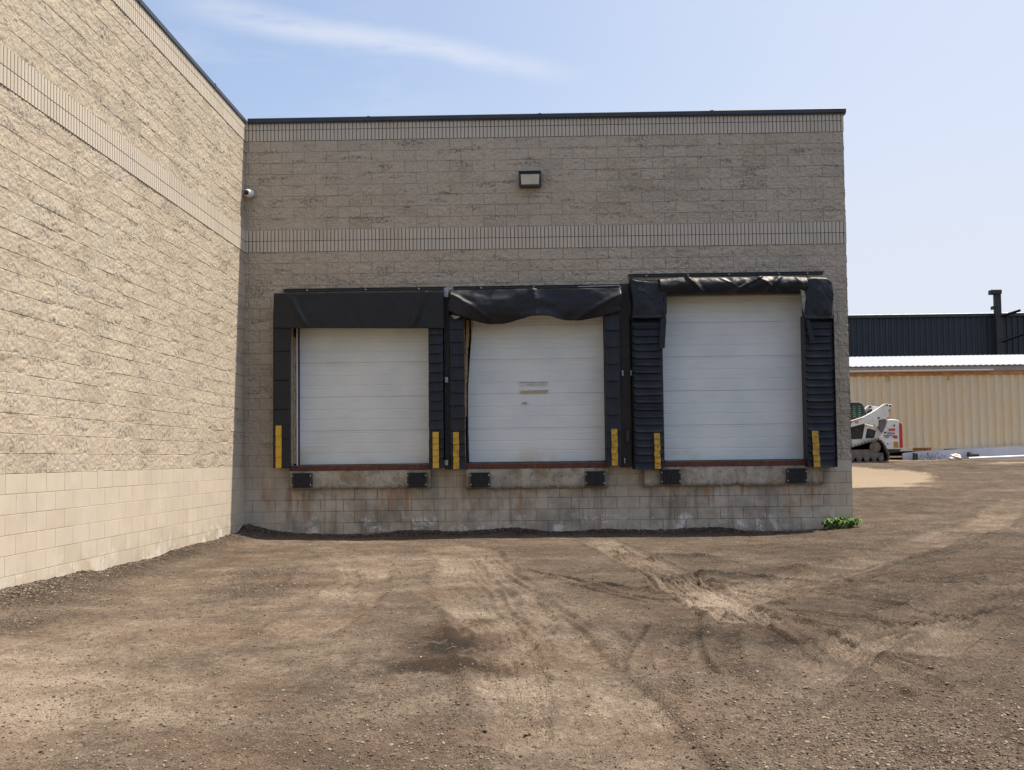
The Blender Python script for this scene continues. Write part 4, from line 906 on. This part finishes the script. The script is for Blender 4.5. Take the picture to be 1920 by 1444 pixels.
def text(s_, x, y, z, size, mt, parent, name='lettering', sx=1.):
    cu = bpy.data.curves.new(name, 'FONT'); cu.body = s_; cu.size = size; cu.extrude = .003; cu.align_x = 'LEFT'
    t_ = bpy.data.objects.new(name, cu); C.objects.link(t_); bpy.context.view_layer.update()
    me_ = bpy.data.meshes.new_from_object(t_.evaluated_get(bpy.context.evaluated_depsgraph_get())); bpy.data.objects.remove(t_)
    me_.transform(Matrix.Translation((x, y, z)) @ Matrix.Rotation(math.pi / 2, 4, 'X') @ Matrix.Diagonal((sx, 1, 1, 1)))
    me_.materials.clear(); return link(name, me_, mt, parent)
text('Bobcat', c(840, 0)[0], BY + .272, c(0, 797)[1], .10, M_BK, tg, sx=.82)
text('T590', c(768, 0)[0], BY + .272, c(0, 872)[1], .075, M_BK, tg, sx=1.0)
MB().prism(P([(770, 755), (800, 748), (825, 756), (806, 768), (818, 782), (790, 776), (776, 784)]), BY + .265, BY + .279).build('emblem', M_BK, tg)
text('63', c(195, 0)[0], BY + .192, c(0, 580)[1], .11, M_BK, sk, 'unit_number')

# ------------------------------------------------------------------ background: container, shed, black building
def corr(x0, x1, z0_, z1_, y, per, dep, th=.03):
    """trapezoid corrugation in plan, extruded upwards"""
    pts = []; x = x0
    while x < x1:
        for q, dy in ((0, 0), (.32, 0), (.5, dep), (.82, dep)): pts.append((x + q * per, y + dy))
        x += per
    pts.append((x, y)); n = len(pts); V = [(a, b, z) for z in (z0_, z1_) for a, b in pts]
    V += [(a, b + th, z) for z in (z0_, z1_) for a, b in pts]
    F = [(i, i + 1, n + i + 1, n + i) for i in range(n - 1)] + [(2 * n + i + 1, 2 * n + i, 3 * n + i, 3 * n + i + 1) for i in range(n - 1)] + [(n + i, n + i + 1, 3 * n + i + 1, 3 * n + i) for i in range(n - 1)]
    return MB().add(V, F)
M_CREAM = mat('cream_container_paint', build=worn((.76, .60, .36), (.72, .62, .44), 1.2, 1, (.55, .7), .003, .35, (.52, .36, .20)))
M_RAILR = mat('rusty_orange_rail', build=worn((.58, .27, .09), (.42, .17, .05), 5, 1, (.7, .9)))
ct = root('shipping_container', (20, 19.2, .1), 'long cream corrugated shipping container with a rusty orange top rail', 'shipping container')
CX0, CX1, CYF = 13.6, 25.8, 18.0
corr(CX0 + .12, CX1 - .12, .30, 2.86, CYF, .285, .05).build('side_panel', M_CREAM, ct)
MB().box(CX0, CX1, CYF - .03, CYF + .1, 2.86, 2.99, .008).build('top_rail', M_RAILR, ct)
MB().box(CX0, CX1, CYF - .02, CYF + .1, .17, .30, .006).build('bottom_rail', M_CREAM, ct)
mb = MB()
for x in (CX0, CX1 - .16):
    for z in (.13, 2.87): MB().box(x, x + .16, CYF - .035, CYF + .15, z, z + .125, .008).build('corner_casting', M_RAILR, ct)
MB().box(CX0 + .02, CX1 - .02, CYF + .11, CYF + 2.4, .18, 2.97).build('box_shell', M_CREAM, ct)
for x in (17.65, 19.75, 22.6): MB().box(x - .025, x + .025, CYF - .045, CYF - .031, 2.70, 2.87).box(x - .05, x + .05, CYF - .05, CYF - .031, 2.68, 2.72).build('lashing_hook', mat('dull_yellow', (.42, .33, .13), .6), ct)
M_OR = mat('orange_decal', build=worn((.62, .20, .015), (.48, .15, .02), 9, .8))
dc = MB().box(18.43, 19.08, CYF - .026, CYF - .0215, .185, .295).build('warning_strip', M_OR, ct)
text('EMPTY LIFT ONLY', 18.45, CYF - .028, .205, .095, M_BK, dc, sx=.66)
MB().box(19.52, 19.96, CYF - .026, CYF - .0215, .18, .24).build('purple_label', mat('purple_label', (.13, .08, .12), .7), ct)
# white skirting in front of the container's foot
ws = MB(); pts = [(18.0, -.30), (27.5, -.30), (27.5, .30), (22.2, .30), (18.6, .17), (18.0, .10)]
ws.prism(pts, CYF - .22, CYF - .12, .004)
setp(ws.build('skirting_board', mat('white_skirting', build=worn((.62, .64, .72), (.54, .55, .60), 1.5, .8, (.5, .7)))), 'white skirting board along the foot of the cream container', 'skirting board')
setp(MB().tube((20.1, 17.3, -.10), (24.2, 17.25, .02), .035, 10).build('white_pipe', M_WHITE), 'thin white pipe lying on the dirt in front of the skirting', 'pipe')
# shed roof over the container
sh = root('shed', (20, 22, .1), 'shed roof of pale corrugated metal with a timber fascia above the container', 'shed')
def m_cmetal(t, b):
    p = pos(t); c_ = t.mix(t.noise(p, 3, 5), (.34, .36, .40), (.46, .47, .50)); L(t, c_, b.inputs['Base Color']); b.inputs['Roughness'].default_value = .45; b.inputs['Metallic'].default_value = .25
V = []; F = []; x = 12.; per = .20; xs = []
while x < 30.4:
    xs += [(x, 0), (x + .05, .016), (x + .08, .016), (x + .13, 0)]; x += per
n = len(xs)
for (yb, zb) in ((CYF - .12, 3.20), (26.5, 4.38)):
    for a, dz in xs: V.append((a, yb, zb + dz))
for (yb, zb) in ((CYF - .12, 3.18), (26.5, 4.36)):
    for a, dz in xs: V.append((a, yb, zb + dz))
F = [(i, i + 1, n + i + 1, n + i) for i in range(n - 1)] + [(2 * n + i + 1, 2 * n + i, 3 * n + i, 3 * n + i + 1) for i in range(n - 1)] + [(2 * n + i, 2 * n + i + 1, i + 1, i) for i in range(n - 1)]
MB().add(V, F).build('roof', mat('corrugated_roof', build=m_cmetal), sh)
mb = MB().box(12, 30.4, CYF - .06, CYF - .01, 2.995, 3.175)
mb.build('fascia', mat('pale_timber', build=worn((.42, .33, .25), (.34, .28, .24), 2, 1, (.7, .9))), sh)
MB().box(12, 21.3, CYF - .16, CYF - .065, 2.985, 3.045, .005).build('gutter', mat('dull_white', (.46, .44, .40), .6), sh)
MB().box(12, 30.3, 26.3, 26.45, .0, 4.33).box(12, 30.3, CYF + 2.5, CYF + 2.6, 0, 3.5).build('wall', mat('shed_wall', (.35, .3, .24), .8), sh)
# black clad building behind
bb = root('metal_clad_building', (40, 50, 0), 'long black ribbed metal building behind the shed', 'building')
M_CLAD = mat('black_cladding', build=worn((.016, .020, .028), (.024, .028, .036), .8, 1, (.4, .55), .001))
corr(8, 74, 0, 8.62, 45, .36, .07).build('wall', M_CLAD, bb)
MB().box(7.9, 74.2, 44.9, 45.3, 8.62, 8.84, .02).build('roof_trim', M_COPE, bb)
MB().box(8, 74, 45.12, 90, 0, 8.6).build('shell', M_CLAD, bb)
M_MATTE = mat('matt_black_steel', (.008, .008, .009), .95, spec=.05)
st = root('steel_post', (33.9, 44.5, 0), 'tall dark steel post with two side arms in front of the black building', 'post')
MB().box(33.68, 34.04, 44.38, 44.72, 0, 10.2, .02).build('post', M_BK, st)
MB().box(33.42, 34.06, 44.30, 44.80, 9.95, 10.22, .02).box(33.5, 33.61, 44.4, 44.7, 9.0, 9.2).build('top_bracket', M_BK, st)
MB().tube((34.0, 44.3, 8.55), (35.1, 44.2, 8.88), .08, 6).build('side_arm', M_MATTE, st); MB().tube((34.0, 44.3, 6.95), (35.2, 44.2, 7.38), .08, 6).build('side_arm', M_MATTE, st)
# small debris along the skirting
def gz(x, y): return float(ground_fields(np.array([x]), np.array([y]))[0][0])
def rock(name, x, y, r, mt, label, cat, sx=1.3, sz=.8, seed=1, n=2):
    import bmesh
    rs = random.Random(seed); bm = bmesh.new(); bmesh.ops.create_icosphere(bm, subdivisions=3, radius=1)
    for v in bm.verts:
        d_ = 1 + .35 * math.sin(v.co.x * 4 + seed) * math.sin(v.co.y * 3 + 1) + .25 * math.sin(v.co.z * 6 + v.co.x * 5) + .12 * (rs.random() - .5)
        v.co = Vector((v.co.x * sx, v.co.y, v.co.z * sz)) * d_ * r
    me_ = bpy.data.meshes.new(name); bm.to_mesh(me_); bm.free(); o_ = link(name, me_, mt); o_.location = (x, y, gz(x, y) + r * sz * .55); return setp(o_, label, cat)
rock('rock', 19.45, 16.9, .15, mat('white_rock', (.66, .6, .5), .9), 'lumpy white rock on the ground before the white skirting', 'rock', seed=2)
ch = root('black_scrap', (20.4, 17.6, gz(20.4, 17.6)), 'small black scrap piece lying at the foot of the white skirting', 'debris')
zz = gz(20.4, 17.6); MB().box(20.2, 20.55, 17.5, 17.7, zz + .1, zz + .2, .01).box(20.2, 20.3, 17.52, 17.68, zz + .2005, zz + .26, .01).build('block', M_BK, ch)
zz = gz(18.35, 17.5); ch = root('black_stub', (18.35, 17.5, zz), 'short upright black stub beside the green weeds', 'debris')
MB().prism([(18.27, zz - .05), (18.42, zz - .05), (18.42, zz + .24), (18.28, zz + .26)], 17.5, 17.62, .008).build('stub', M_BK, ch)
plant(18.85, 17.55, .9, 26, 8, 'thin green weeds in front of the white skirting', .06, .26)
